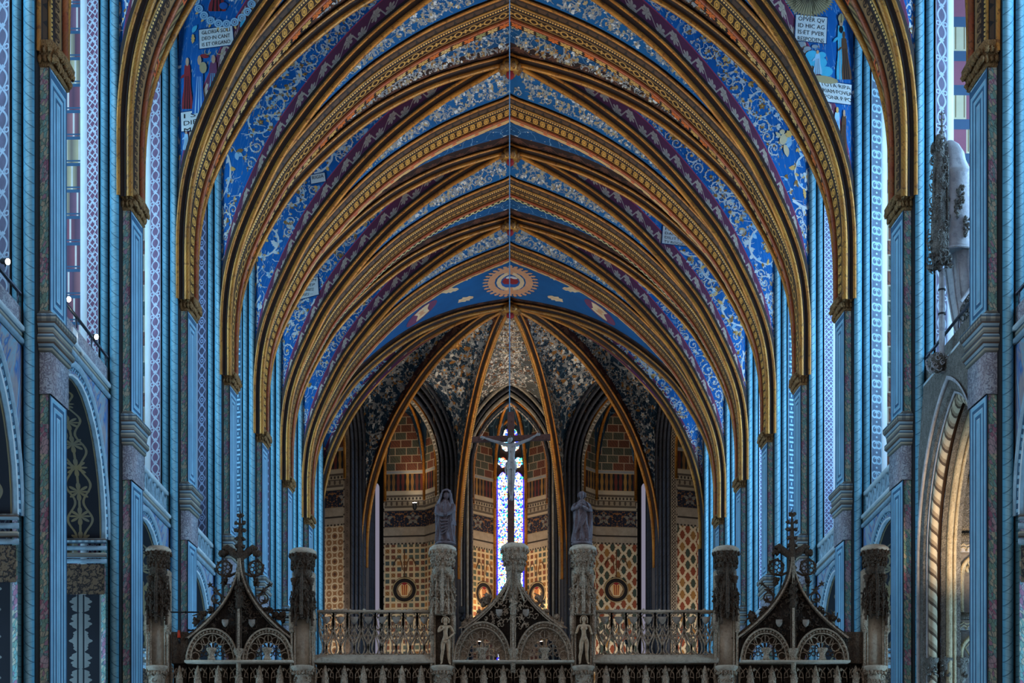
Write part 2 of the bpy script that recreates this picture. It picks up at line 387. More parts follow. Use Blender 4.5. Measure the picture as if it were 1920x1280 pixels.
def m_tiles(g,u,v):
    p=.33; x=fr(u/p); y=fr(v/p); id=g.white(g.xyz(fl(u/p),fl(v/p),0.0)); g2=g.white(g.xyz(fl(v/p),fl(u/p),3.0))
    c=g.ramp(id,[(0,s2l((128,80,58))),(.3,s2l((90,100,88))),(.55,s2l((156,112,66))),(.72,s2l((100,72,54))),(.86,s2l((70,84,84)))])
    c=g.mix((fr((x+y)*2.5)<.3)*(g2>.6),c,s2l((70,46,32)))
    return g.mix(mx(mx(x<.16,x>.84),mx(y<.16,y>.84)),c,s2l((196,176,140)))
def m_hex(g,u,v):
    p=.62; x=ab(fr(u/p)-.5)*p; y=ab(fr(v/p)-.5)*p; x2=ab(fr(u/p+.5)-.5)*p; y2=ab(fr(v/p+.5)-.5)*p
    id=g.white(g.xyz(fl(u/p),fl(v/p),1.0)); id2=g.white(g.xyz(fl(u/p+.5),fl(v/p+.5),2.0))
    a=mx(x*1.0,(x+y)*.62)<.13; a=mx(x,x*.5+y*.45)<.115; b=mx(x2,x2*.5+y2*.45)<.115; dgn=mn(ab(fr((u+v)/p)-.5),ab(fr((u-v)/p)-.5))
    c=s2l((206,190,160)); c=g.mix(dgn>.2,c,s2l((120,80,52)))
    c=g.mix(a,c,g.ramp(id,[(0,s2l((132,66,44))),(.5,s2l((60,72,62))),(.8,s2l((150,110,60)))])); c=g.mix(b,c,g.ramp(id2,[(0,s2l((60,74,66))),(.5,s2l((136,70,46)))]))
    return c
def m_oct(g,u,v):
    p=.66; x=fr(u/p)-.5; y=fr(v/p)-.5; r=hyp(x,y); r2=hyp(fr(u/p+.5)-.5,fr(v/p+.5)-.5)
    c=g.mix(r<.13,s2l((140,104,72)),s2l((86,60,48))); c=g.mix(ab(r-.3)<.055,c,s2l((206,190,160))); return g.mix(mx(ab(r2-.3)<.055,ab(r2)<.06),c,s2l((196,178,146)))
def m_columns(g,u,v):
    id=g.white(g.xyz(fl(u/.26),7.0,0.0)); x=fr(u/.26)-.5; y=fr(v/1.03)
    c=g.ramp(id,[(0,s2l((104,52,44))),(.35,s2l((160,122,64))),(.6,s2l((88,48,40))),(.8,s2l((128,94,54)))]); w=(cs(y*12.0)*.06+.3)
    c=g.mix(ab(x)>w,c,s2l((30,34,40))); return g.mix(mx(y<.06,y>.95),c,s2l((180,166,140)))
def m_friezea(g,u,v):
    y=fr(v/.985); d=fr(u/.2)<.5; c=g.ramp(y,[(0,s2l((176,164,142))),(.1,s2l((92,84,74))),(.22,s2l((150,138,118))),(.45,s2l((70,62,54))),(.5,s2l((166,154,132))),(.7,s2l((90,80,70))),(.82,s2l((180,168,146)))])
    r=hyp((fr(u/.3)-.5)*.3,(y-.35)*.5); c=g.mix(r<.06,c,s2l((84,74,64))); return g.mix(d*(y>.55)*(y<.68),c,s2l((60,54,48)))
def m_friezeb(g,u,v):
    n=g.noise(g.xyz(ab(fr(u/1.5)-.5)*2,v*1.3),5.5,4,.6); a=(fr(u/1.5)-.5)*1.5; y=fr(v/1.005)-.5
    c=g.mix(n>.56,s2l((26,34,52)),s2l((140,98,58))); r=hyp(a,y*1.1); t=at2(a,y); c=g.mix((r<(ab(cs(t*2.5))*.34+.05))*(n>.44),c,s2l((128,126,118))); c=g.mix(r<.08,c,s2l((70,40,44)))
    return g.mix(ab(y)>.44,c,s2l((150,138,116)))
def m_marble(g,u,v):
    n=g.noise(g.xyz(u,v),3,5,.7); c=g.mix(n,s2l((110,102,92)),s2l((184,172,154))); y=fr(v/.9); return g.mix(mx(ab(y-.5)<.05,(y<.1)*(fr(u*5)<.5)),c,s2l((50,44,40)))
for nm,fn in (('wall_barrel',m_barrel),('wall_cubes',m_cubes),('wall_brick',m_brick),('wall_tiles',m_tiles),('wall_hex',m_hex),('wall_oct',m_oct),('wall_columns',m_columns),('wall_friezea',m_friezea),('wall_friezeb',m_friezeb),('wall_marble',m_marble)): wallmat(nm,fn)
flat('plaster',(150,156,160),.85); flat('gallery_pale',(150,176,190),.8,grime=.5,gs=4)
g=G('gallery_paint',.8); u,v,_=g.uv(); vec=g.xyz(u,v); n=g.noise(vec,2.2,4,.65); c=g.ramp(n,[(0,s2l((60,110,150))),(.42,s2l((120,160,180))),(.5,s2l((150,140,140))),(.56,s2l((40,100,160))),(.64,s2l((150,180,190)))],'LINEAR'); g.done(c,grime=.2)
g=G('dark_gold_ornament',.7); u,v,_=g.uv(); u2,_,_=g.uv('uv2'); x=u2-.5; y=fr(v/.55)-.5; t=at2(x,y); r=hyp(x,y*.7); m=mx(ab(x)<.03,r<(ab(cs(t*4.0))*.24+.03)); m=mx(m,ab(ab(x)-.2-sn(v*8)*.1)<.03)
m=mx(m,ab(u2-.5)>.47); c=g.mix(m,s2l((26,28,36)),g.mix(g.noise(g.xyz(u,v),2.5),s2l((150,120,60)),s2l((100,104,100)))); g.done(c,grime=.25)
g=G('chapel_blue',.8); u,v,_=g.uv(); vec=g.xyz(u,v); n=g.noise(vec,1.3,3,.6); w_=g.voro(vec,1.6,'DISTANCE_TO_EDGE'); c=g.mix(w_<.03,s2l((18,46,84)),s2l((170,120,60))); g.done(c,grime=.3)
g=G('candelabra_panel',.75); u,v,_=g.uv(); u2,_,_=g.uv('uv2'); x=ab(u2-.5); p=fr(v/1.3); m=x<(ab(sn(p*9.4))*.13+ab(sn(p*22))*.09+ab(sn(p*41))*.05+.02); m=m*(1-(ab(x-.07)<.02)); m=mx(m,x>.46); c=g.mix(m,s2l((24,26,34)),s2l((124,126,122))); g.done(c,grime=.3)
# stones
def stone(name, rgb, dark, bump=.9, sc=1.0, rough=.85):
    g=G(name,rough,0,.25); o=g.obj(); n=g.noise(o,5*sc,6,.7); f=g.voro(o,16*sc); f2=g.noise(o,21*sc,2,.5); q=ab(f2-.5); c=g.mix(n,s2l(dark),s2l(rgb)); c=g.mix((f<.25)*.45,c,s2l(dark)); c=g.mix((q<.035)*(.5 if bump>.6 else .12),c,s2l(tuple(x*.5 for x in dark))); h=n+f*.6+q*2.0  # hollows of the bump are darkened in the colour as crevice shade
    return g.done(c,h,bump,.03,grime=.45,gs=1.2)
stone('screen_stone',(240,210,178),(92,72,58)); stone('screen_stone_deep',(120,96,76),(40,30,24)); stone('screen_plain',(226,206,180),(150,130,112),.4,.5)  # deep: darker copy of the screen stone, shade of recesses in its colour
stone('tribune_stone',(206,202,202),(140,142,150),.12,.3); stone('tribune_carved',(176,170,160),(30,28,28),1.0,1.3)
stone('wood_statue',(140,122,124),(66,52,58),.35,.8,.55); stone('statue_stone',(236,198,158),(140,112,88),.3,.5,.6); stone('capital_paint',(206,160,100),(84,44,34),.9,1.4)
stone('cross_wood',(126,86,76),(70,44,40),.2,.6); stone('corpus',(200,190,184),(110,100,100),.25,.6,.5); stone('tribune_gold',(222,204,168),(130,112,84),.6,.8)
flat('metal_black',(24,26,30),.45); flat('metal_rail',(70,74,84),.3,.7); flat('cable',(120,160,190),.4,.3); flat('floor_stone',(120,112,104),.6); flat('hidden_stone',(90,86,84),.9); flat('window_frame',(60,48,50),.7)
stone('shield_grey',(190,176,160),(120,106,94),.3,.5); flat('orange_plastic',(210,60,30),.5); flat('white_enamel',(226,228,226),.4)
def emit(name, rgb, st):
    m=bpy.data.materials.new(name); m.use_nodes=True; nt=m.node_tree; nt.nodes.remove(nt.nodes['Principled BSDF']); e=nt.nodes.new('ShaderNodeEmission'); e.inputs[0].default_value=(*rgb,1); e.inputs[1].default_value=st
    nt.links.new(e.outputs[0],nt.nodes['Material Output'].inputs[0]); MAT[name]=m
emit('daylight_apse',(.55,.52,.68),.4); emit('daylight_low',(.35,.68,1.0),16); emit('daylight_left',(.36,.69,1.0),SKY_L); emit('daylight_right',(.36,.66,1.0),SKY_R); emit('lamp_warm',(1,.75,.5),60); emit('lamp_white',(1,.9,.8),40)
g=G('stained_glass',.3); u,v,_=g.uv(); vec=g.xyz(u,v); f=g.voro(vec,13,out='Color'); e=g.voro(vec,13,'DISTANCE_TO_EDGE')
big=g.white(g.xyz(fl(u/.22),fl(v/.45),0.0)); n=g.voro(vec,9,out='Distance')
c=g.ramp(f,[(0,(.02,.05,.9)),(.26,(.75,.9,1)),(.42,(.0,.45,.6)),(.47,(.95,.97,.85)),(.58,(1,.65,.18)),(.65,(.05,.5,.25)),(.68,(.9,.1,.03)),(.72,(.8,.92,1)),(.88,(.01,.03,.7))]); 
xb,_,_=g.uv('uv2'); c=g.mix(mx(ab(xb-.5)>.4,0.0),c,(.03,.02,.9)); c=g.mix(mx(e<.05,fr(v/.9)<.03),c,(0.01,.005,.01))
g.b.inputs['Base Color'].default_value=(0,0,0,1); g.setin(g.b.inputs['Emission Color'],c); g.b.inputs['Emission Strength'].default_value=3.6

stone('relief_deep',(92,76,64),(26,20,16),1.0,1.6)  # tympanum stone, its dark colour stands for the shade of the cavities

stone('stone_pale',(206,200,186),(96,92,86),.6,.8)

g=G('relief_dark',.8); u,v,_=g.uv(); vec=g.xyz(u,v); w1=g.noise(vec,5,4,.6); q=ab(fr(w1*5)-.5); c=g.mix(q<.17,s2l((112,88,66)),s2l((46,36,32))); g.done(c,q,.6,.04)

def border(kind):
    g=G('border_'+kind,.75); u,v,_=g.uv(); u2,_,_=g.uv('uv2'); b=(u2-.5)*.36
    if kind=='leaf':
        p=.42; a=(fr(v/p)-.5)*p; t_=at2(a,b); r=hyp(a,b); m=r<(ab(cs(t_*3.0))*.10+.10); id=g.white(g.xyz(fl(v/p),1.0,0.0)); c=g.mix(m,s2l((40,26,18)),g.ramp(id,[(0,s2l((206,160,84))),(.35,s2l((216,110,44))),(.55,s2l((214,176,110))),(.8,s2l((150,150,96)))])); c=g.mix(m*(ab(cs(t_*3.0))<.35),c,s2l((96,48,22)))
    elif kind=='cart':
        p=1.9; a=(fr(v/p)-.5)*p; c=g.mix(fr(v*3.2+b*5)<.5,s2l((150,124,78)),s2l((78,60,36))); c=g.mix(ab(a)<.2,c,s2l((206,92,46))); c=g.mix((ab(a)<.14)*(ab(b)<.10),c,s2l((70,30,18))); c=g.mix((ab(a)<.08)*(ab(b)<.05),c,s2l((222,160,84)))
    elif kind=='chain':
        z=ab((fr(v/.26)-.5)*.26)-ab(b)*.7; c=g.mix(ab(z)<.035,s2l((34,36,32)),s2l((206,196,140)))
    else:
        n=g.noise(g.xyz(b,v),5,3,.6); a=(fr(v/.9)-.5)*.9; m=(ab(b)-.02)<(n*.26-.02+ab(sn(v*3.5))*.08); c=g.mix(m,s2l((44,28,20)),s2l((206,164,108))); c=g.mix(hyp(a,b)<.09,c,s2l((204,100,60)))
    g.done(c,g.noise(g.xyz(u,v),9,2),.3,.02,grime=.3)
for k in ('leaf','cart','chain','ochre'): border(k)
# ---------------------------------------------------------------- vault profile (fraction of half-span, height)
def resample(pts, n):
    P=np.array(pts,float); k=len(P); t=np.arange(k); tt=np.linspace(0,k-1,400); out=[]
    for q in tt:                                   # Catmull-Rom
        i=min(int(q),k-2); f=q-i; p0=P[max(i-1,0)]; p1=P[i]; p2=P[i+1]; p3=P[min(i+2,k-1)]
        if i==0: p0=2*p1-p2
        if i==k-2: p3=2*p2-p1
        out.append(.5*((2*p1)+(-p0+p2)*f+(2*p0-5*p1+4*p2-p3)*f*f+(-p0+3*p1-3*p2+p3)*f**3))
    P=np.array(out)
    d=np.concatenate([[0],np.cumsum(np.linalg.norm(np.diff(P,axis=0),axis=1))]); s=np.linspace(0,d[-1],n)
    P=np.stack([np.interp(s,d,P[:,0]),np.interp(s,d,P[:,1])],1)
    for _ in range(3):                              # soften
        P[1:-1]=.25*P[:-2]+.5*P[1:-1]+.25*P[2:]
    return P
NP=56
PN=resample([(0,3.136),(.15,3.074),(.292,3.008),(.457,2.905),(.566,2.816),(.678,2.705),(.80,2.56),(.881,2.420),(.93,2.32),(.968,2.22),(.99,2.12),(1,2.0),(1,1.9),(1,1.80)],NP)
PA=resample([(0,3.136),(.2,3.085),(.4,2.99),(.55,2.885),(.7,2.735),(.8,2.605),(.88,2.46),(.95,2.28),(.99,2.08),(1,1.9),(1,1.80)],NP)
def prof3(P, R, n=0.0):
    """profile scaled to half-span R and offset outwards by n -> (h, z) arrays plus plan fraction"""
    h=P[:,0]*R; z=P[:,1]*8.87; dh=np.gradient(h); dz=np.gradient(z); L=np.hypot(dh,dz)
    nh=-dz/L; nz=dh/L
    nh=np.abs(nh); nz=np.abs(nz)
    m=np.clip(np.arange(len(h))/4.0,0,1)
    nh0=nh[0]; nh=nh*m; nz[0]=1/ max(.3,nz[0])
    return h+n*nh, z+n*nz, P[:,0].copy()
ZR=27.82+.35
ARCLEN=np.concatenate([[0],np.cumsum(np.hypot(np.diff(PN[:,0]*9),np.diff(PN[:,1]*8.87)))])
# pointed arch (equilateral) used by every wall opening
def lancet(hw, z0, zb, k=1.0, na=14, nv=6):
    """points (q, z): up the left side, over and down the right; hw half width; z0 springing; zb bottom"""
    R=2*hw*k; c=R-hw; amax=math.acos(c/R)
    L=[(-hw, zb+(z0-zb)*i/nv) for i in range(nv)]
    A=[(c-R*cos(amax*i/na), z0+R*sin(amax*i/na)) for i in range(na+1)]
    left=L+A
    return left+[(-q,z) for q,z in left[-2::-1]]
# ---------------------------------------------------------------- surfaces of the vault
NSH=None
def yshift(fx,n):
    """the near diagonal stands a little east of the transverse arch and meets it again at the capital"""
    i=np.arange(n)/(n-1); s=np.clip((i-.70)/.30,0,1); s=s*s*(3-2*s)
    return .46*np.minimum(fx,1)*(1-.75*s)
def cellfun(boss, A, B, P, R, hw, z0, shift=False):
    """grid of a lateral cell between two ribs, its outer edge following the wall arch"""
    h,z,fx=prof3(P,R,.30); na=14; nv=6
    zb=z[-1]; arc=lancet(1.0,0,0,1.0,na,1)      # unit arch: hw=1, springing 0
    apex=sqrt(3)*hw
    ZT=z0+apex
    wq=[];wg=[]
    for i in range(nv): wq.append(-1.0); wg.append(((z0-zb)*i/nv)/(ZT-zb))
    for i in range(na+1):
        a=radians(60)*i/na; wq.append(1-2*cos(a)); wg.append((z0-zb+2*hw*sin(a))/(ZT-zb))
    wq=np.array(wq+[-q for q in wq[-2::-1]]); wg=np.array(wg+wg[-2::-1])
    boss=np.array(boss,float);A=np.array(A,float);B=np.array(B,float); mid=(A+B)/2
    f=(h/R); G_=np.zeros((len(h),len(wq),3))
    for i in range(len(h)):
        zr=ZR+(ZT+.1-ZR)*min(1,fx[i])**2
        fq=min(fx[i],1); c=boss+f[i]*(mid-boss); hv=fq*(B-A)/2
        if shift: q_=yshift(fx,len(h))[i]/2; c=c+np.array([0,q_]); hv=hv-np.array([0,q_])
        G_[i,:,0]=c[0]+hv[0]*wq; G_[i,:,1]=c[1]+hv[1]*wq; G_[i,:,2]=z[i]+(zr-z[i])*wg
    return G_
def uvcell(Gd):
    """UV: u along rib, v distance from the nearer rib"""
    n,m,_=Gd.shape; u=np.concatenate([[0],np.cumsum(np.linalg.norm(np.diff(Gd[:,0],axis=0),axis=1))])
    dl=np.linalg.norm(np.diff(Gd,axis=1),axis=2); a=np.concatenate([np.zeros((n,1)),np.cumsum(dl,1)],1); b=a[:,-1:]-a
    UV=np.zeros((n,m,2)); UV[...,0]=u[:,None]; UV[...,1]=np.minimum(a,b); return UV,b,u
def refine(Gd, k=2):
    return Gd
class Surf:
    """dense table for painting on a surface given as a grid; v measured from the last column backwards"""
    def __init__(s, Gd, inside, rev=True, du=.1, dv=.1):
        if rev: Gd=Gd[:,::-1]
        n,m,_=Gd.shape; uu=np.concatenate([[0],np.cumsum(np.linalg.norm(np.diff(Gd[:,0],axis=0),axis=1))])
        dl=np.linalg.norm(np.diff(Gd,axis=1),axis=2); a=np.concatenate([np.zeros((n,1)),np.cumsum(dl,1)],1)
        s.U=uu[-1]; s.V=a[:,-1].max(); nu=int(s.U/du)+2; nv=int(s.V/dv)+2; s.du=s.U/(nu-1); s.dv=s.V/(nv-1)
        tv=np.arange(nv)*s.dv; rows=np.zeros((n,nv,3))
        for i in range(n):
            for c in range(3): rows[i,:,c]=np.interp(tv,a[i],Gd[i,:,c])
        T=np.zeros((nu,nv,3)); tu=np.arange(nu)*s.du
        for j in range(nv):
            for c in range(3): T[:,j,c]=np.interp(tu,uu,rows[:,j,c])
        s.vmax=np.interp(tu,uu,a[:,-1]); s.vhalf=s.vmax/2; s.T=T; s.nu=nu; s.nv=nv
        gu=np.gradient(T,axis=0); gv=np.gradient(T,axis=1); N=np.cross(gu,gv); L=np.linalg.norm(N,axis=2,keepdims=True); N/=L+1e-9
        d=np.array(inside)-T; sg=np.sign((N*d).sum(2,keepdims=True)); sg[sg==0]=1; s.N=N*sg
    def __call__(s, uv, off):
        uv=np.asarray(uv,float); a=np.clip(uv[:,0]/s.du,0,s.nu-1.001); b=np.clip(uv[:,1]/s.dv,0,s.nv-1.001)
        i=a.astype(int); j=b.astype(int); fa=(a-i)[:,None]; fb=(b-j)[:,None]
        def L(M): return (M[i,j]*(1-fa)*(1-fb)+M[i+1,j]*fa*(1-fb)+M[i,j+1]*(1-fa)*fb+M[i+1,j+1]*fa*fb)
        n=L(s.N); n/=np.linalg.norm(n,axis=1)[:,None]+1e-9
        return L(s.T)+n*off
    def vh(s,u): return float(np.interp(u,np.arange(s.nu)*s.du,s.vhalf))
class Flat2:
    def __init__(s,o,a,b,n): s.o=np.array(o,float);s.a=np.array(a,float);s.b=np.array(b,float);s.n=np.array(n,float)
    def __call__(s,uv,off): uv=np.asarray(uv,float); return s.o+uv[:,:1]*s.a+uv[:,1:2]*s.b+s.n*off
# ---------------------------------------------------------------- painted ornament (brush strokes as thin faces of the web's own mesh)
class Art:
    def __init__(s, seed=1): s.xf=None; s.p=[]; s.r=random.Random(seed); s.ok=lambda u,v: True; s.layer=0
    def strip(s, L, Rr, mat, lay=0):
        for i in range(len(L)-1):
            q=[L[i],Rr[i],Rr[i+1],L[i+1]]
            if s.xf: q=[s.xf(p) for p in q]
            c=(sum(a[0] for a in q)/4,sum(a[1] for a in q)/4)
            if s.ok(*c): s.p.append((q,mat,lay))
    def stem(s, pts, w0, w1, mat, lay=0):
        n=len(pts); L=[];R=[]
        for i,(x,y) in enumerate(pts):
            a=pts[max(i-1,0)]; b=pts[min(i+1,n-1)]; dx=b[0]-a[0]; dy=b[1]-a[1]; l=math.hypot(dx,dy)+1e-9; w=w0+(w1-w0)*i/(n-1)
            L.append((x-dy/l*w,y+dx/l*w)); R.append((x+dy/l*w,y-dx/l*w))
        s.strip(L,R,mat,lay)
    def leaf(s, x,y,ang,Ln,W,mat, bend=0, lobes=3, vein=None, lay=1):
        n=7 if lobes else 5; L=[];R=[]; px_,py_=x,y; a=ang; C=[]
        for i in range(n+1):
            t=i/n; w=W*sin(pi*min(1,t*.93+.06))**.8*(1+(.30 if i%2 else -.20)*(1 if lobes else 0)); C.append((px_,py_))
            L.append((px_-sin(a)*w,py_+cos(a)*w)); R.append((px_+sin(a)*w,py_-cos(a)*w))
            px_+=cos(a)*Ln/n; py_+=sin(a)*Ln/n; a+=bend/n
        s.strip(L,R,mat,lay)
        if vein: s.stem(C,W*.14,W*.05,vein,lay+1)
    def ellipse(s, x,y,rx,ry,mat,lay=0,rot=0,k=12,r0=0):
        c,sn_=cos(rot),sin(rot)
        def P(a,f): X_=rx*f*cos(a);Y=ry*f*sin(a); return (x+c*X_-sn_*Y,y+sn_*X_+c*Y)
        L=[P(2*pi*i/k,r0) for i in range(k+1)]; R=[P(2*pi*i/k,1) for i in range(k+1)]
        s.strip(L,R,mat,lay)
    def poly(s, pts, mat, lay=0):
        """convex-ish outline filled in slices"""
        s.p.append((list(pts),mat,lay))
    def flower(s,x,y,r,mat,mat2,lay=2):
        n=5; a0=s.r.random()*6
        for i in range(n): s.leaf(x,y,a0+2*pi*i/n,r,r*.3,mat,0,0,None,lay)
        s.ellipse(x,y,r*.28,r*.28,mat2,lay+1,0,6)
    def spiral(s,x,y,r,a0,chi,stemc,leafc,turns=1.35,w=.035,fl=('p_gold','p_cream')):
        pts=[]; n=26
        for i in range(n+1):
            t=i/n; rr=r*(1-t)**.8*1.0+.02; a=a0+chi*turns*2*pi*t; pts.append((x+rr*cos(a),y+rr*sin(a)))
        s.stem(pts,w,w*.45,stemc)
        for i in range(1,n-2):
            (x0,y0),(x1,y1)=pts[i],pts[i+1]; a=math.atan2(y1-y0,x1-x0); side=chi*(-1 if i%2==1 else .8)
            big=(i%7==3 and r>.5); Ln=r*((.38 if big else .24)-.10*i/n)*(.8+.5*s.r.random()); s.leaf(x0,y0,a+side*.8,Ln,Ln*(.24 if big else .30),s.r.choice(leafc),side*1.1,3 if big else 0,None)
            if i%3==0 and not big:
                for q_ in (-.7,.7): s.leaf(x0+Ln*.6*cos(a+side*.8),y0+Ln*.6*sin(a+side*.8),a+side*.8+q_,Ln*.6,Ln*.17,s.r.choice(leafc),0,0,None)
        s.flower(x,y,r*.24,s.r.choice(leafc),fl[0])
    def emit(s, mb, surf, base=.012, step=.0015):
        if not s.p: return
        allp=[];cnt=[]
        by={}
        for q,m,l in s.p: by.setdefault((m,l,len(q)),[]).append(q)
        for (m,l,k),Q in by.items():
            P=np.array(Q,float).reshape(-1,2); V=surf(P,base+step*l)
            mb.add(V,[tuple(range(i*k,i*k+k)) for i in range(len(Q))],m,P)
class Stretch:
    def __init__(s,S,k): s.S=S; s.k=k; s.U=S.U/k
    def vh(s,u): return s.S.vh(u*s.k)
    def __call__(s,uv,off): uv=np.array(uv,float); uv[:,0]*=s.k; return s.S(uv,off)
def rinceau(surf, seed, v0=.8, leafs=('p_white','p_gold','p_pale','p_white'), stem='p_white', dens=1.0, rmax=1.05, umin=.5, umax=None, both=False, avoid=None):
    """scrolls packed over a web; each is drawn so that it keeps its proportions when looked at from the nave floor"""
    A=Art(seed); r=A.r; U=umax or surf.U; T=surf.T; K=T[...,1]/F
    PX=957+F*T[...,0]/T[...,1]; PY=1650-F*T[...,2]/T[...,1]; g=[np.gradient(q) for q in (PX,PY)]
    lim=lambda u:(surf.vh(u)*2-v0 if both else surf.vh(u)*1.12)
    A.ok=lambda u,v: .03<u<U and v>v0-.02 and v<lim(u) and not (avoid and avoid(u,v))
    def frame(u,v):
        i=min(max(int(round(u/surf.du)),1),surf.nu-2); j=min(max(int(round(v/surf.dv)),1),surf.nv-2); k=K[i,j]
        J=np.array([[g[0][0][i,j]/surf.du,g[0][1][i,j]/surf.dv],[g[1][0][i,j]/surf.du,g[1][1][i,j]/surf.dv]])*k
        Q,S_,W_=np.linalg.svd(J); S_=np.maximum(S_,.28); Ai=W_.T@np.diag(1/S_)@Q.T
        return Ai,(PX[i,j]*k,PY[i,j]*k)
    def use(u,v,Ai): A.xf=lambda p:(u+Ai[0,0]*p[0]+Ai[0,1]*p[1], v+Ai[1,0]*p[0]+Ai[1,1]*p[1])
    C=[]; NT=int(2600*dens)
    for k in range(NT):
        u=r.uniform(umin,U); vm=lim(u)
        if vm<v0+.2: continue
        v=r.uniform(v0+.1,vm); Ai,P=frame(u,v); st=abs(Ai[1,0])+abs(Ai[1,1])
        rad=min(rmax*(1-.72*k/NT), max(.16,(v-v0+.06)/st*1.3), max(.16,(vm-v+.3)/st*1.5))
        if all(math.hypot(P[0]-c[3][0],P[1]-c[3][1])>(rad+c[2])*.84 for c in C): C.append((u,v,rad,P,Ai))
    for i,(u,v,rad,P,Ai) in enumerate(C):
        chi=1 if i%2 else -1; lf=list(leafs); use(u,v,Ai)
        A.spiral(0,0,rad,r.uniform(0,6.28),chi,stem,lf,w=.016+.028*rad,turns=1.15+.4*rad)
        for j in range(5 if rad>.35 else 3):
            a=r.uniform(0,6.28); x_,y_=rad*cos(a),rad*sin(a); A.stem([(x_+rad*.5*t*cos(a+chi*t*1.4),y_+rad*.5*t*sin(a+chi*t*1.4)) for t in (0,.3,.6,.9)],.014,.009,stem)
            for q_ in (-.8,0,.8): A.leaf(x_+rad*.45*cos(a+chi*1.3),y_+rad*.45*sin(a+chi*1.3),a+chi*1.4+q_,rad*.22+.03,rad*.06+.012,r.choice(lf),0,0,None)
    for k in range(int(16*U*dens)):                 # loose sprigs between the scrolls
        u=r.uniform(.2,U); vm=lim(u)
        if vm<v0+.1: continue
        v=r.uniform(v0,vm); Ai,P=frame(u,v); use(u,v,Ai); a=r.uniform(0,6.28); L=r.uniform(.08,.16)
        for q_ in (-.8,0,.8): A.leaf(0,0,a+q_,L,L*.3,r.choice(leafs),0,0)
        A.stem([(-.15*cos(a)*t-.05*sin(t*3),-.15*sin(a)*t) for t in (0,.5,1,1.5,2)],.010,.007,stem)
    A.xf=None
    return A
def textart(A, lines, u0, v0, ax, ay, h, mat='p_dark', lay=3, just=None):
    """lettering in paint: ax, ay = (u,v) unit directions of writing and of up"""
    for k,t in enumerate(lines):
        c=bpy.data.curves.new('lettering','FONT'); c.body=t; c.size=h; c.resolution_u=2; o=bpy.data.objects.new('lettering',c); COL.objects.link(o)
        bpy.context.view_layer.update(); me=o.to_mesh(); V=[tuple(v.co) for v in me.vertices]; Fs=[tuple(p.vertices) for p in me.polygons]
        wd=max((v[0] for v in V),default=1); scx=1.0 if not just else just/wd
        yo=-k*h*1.12
        for f in Fs: A.poly([(u0+ax[0]*V[i][0]*scx+ay[0]*(V[i][1]+yo), v0+ax[1]*V[i][0]*scx+ay[1]*(V[i][1]+yo)) for i in f],mat,lay)
        o.to_mesh_clear(); bpy.data.objects.remove(o); bpy.data.curves.remove(c)
# ---------------------------------------------------------------- painted pictures and inscriptions on the lateral cells
class PixSurf:
    """places painted strokes on a vault surface; strokes are given as seen from the nave floor"""
    def __init__(s, S):
        s.S=S; T=S.T; s.px=957+F*T[...,0]/T[...,1]; s.py=1650-F*T[...,2]/T[...,1]
        far=(np.arange(S.nv)[None,:]*S.dv)>S.vhalf[:,None]+.15; s.far=far
    def inv(s, P):
        P=np.asarray(P,float); out=np.zeros((len(P),2)); bad=np.zeros(len(P),bool)
        gx_u,gx_v=np.gradient(s.px); gy_u,gy_v=np.gradient(s.py)
        for k,(x,y) in enumerate(P):
            d=(s.px-x)**2+(s.py-y)**2+s.far*1e5; i,j=np.unravel_index(np.argmin(d),d.shape); bad[k]=d[i,j]>60
            J=np.array([[gx_u[i,j],gx_v[i,j]],[gy_u[i,j],gy_v[i,j]]]); det=np.linalg.det(J)
            if abs(det)>1e-3: st=np.linalg.solve(J,[x-s.px[i,j],y-s.py[i,j]]); st=np.clip(st,-.8,.8)
            else: st=np.zeros(2)
            out[k]=((i+st[0])*s.S.du,(j+st[1])*s.S.dv)
        return out,bad
    def __call__(s,P,off):
        uv,bad=s.inv(P); V=s.S(uv,off); V[bad]=np.nan; return V
def emit_px(A, mb, PS):
    by={}
    for q,m,l in A.p: by.setdefault((m,l,len(q)),[]).append(q)
    for (m,l,k),Q in by.items():
        V=PS(np.array(Q,float).reshape(-1,2),.022+.003*l).reshape(-1,k,3)
        V=V[~np.isnan(V).any(axis=(1,2))]
        if len(V): mb.add(V.reshape(-1,3),[tuple(range(i*k,i*k+k)) for i in range(len(V))],m)
def pq(A,c,lines,th,lay=3,mat='p_white'):
    """tablet with corners c (tl,tr,br,bl) and lettering"""
    (tl,tr,br,bl)=[np.array(p,float) for p in c]; n=8
    for (e,m,l) in ((1.6,'p_deep',0),(0,mat,1)):
        a=[tuple(tl+(tr-tl)*i/n+np.array([(-e if i==0 else e if i==n else 0),-e])) for i in range(n+1)]; b=[tuple(bl+(br-bl)*i/n+np.array([(-e if i==0 else e if i==n else 0),e])) for i in range(n+1)]
        for k in range(3):
            s0=[(a[i][0]+(b[i][0]-a[i][0])*k/3,a[i][1]+(b[i][1]-a[i][1])*k/3) for i in range(n+1)]; s1=[(a[i][0]+(b[i][0]-a[i][0])*(k+1)/3,a[i][1]+(b[i][1]-a[i][1])*(k+1)/3) for i in range(n+1)]
            A.strip(s0,s1,m,l)
    w=np.linalg.norm(tr-tl); ax=(tr-tl)/w; ay=(tl-bl)/np.linalg.norm(tl-bl)
    o=tl+ax*w*.07-ay*th*.98; textart(A,lines,o[0],o[1],tuple(ax),tuple(ay),th,'p_dark',3,just=w*.86)
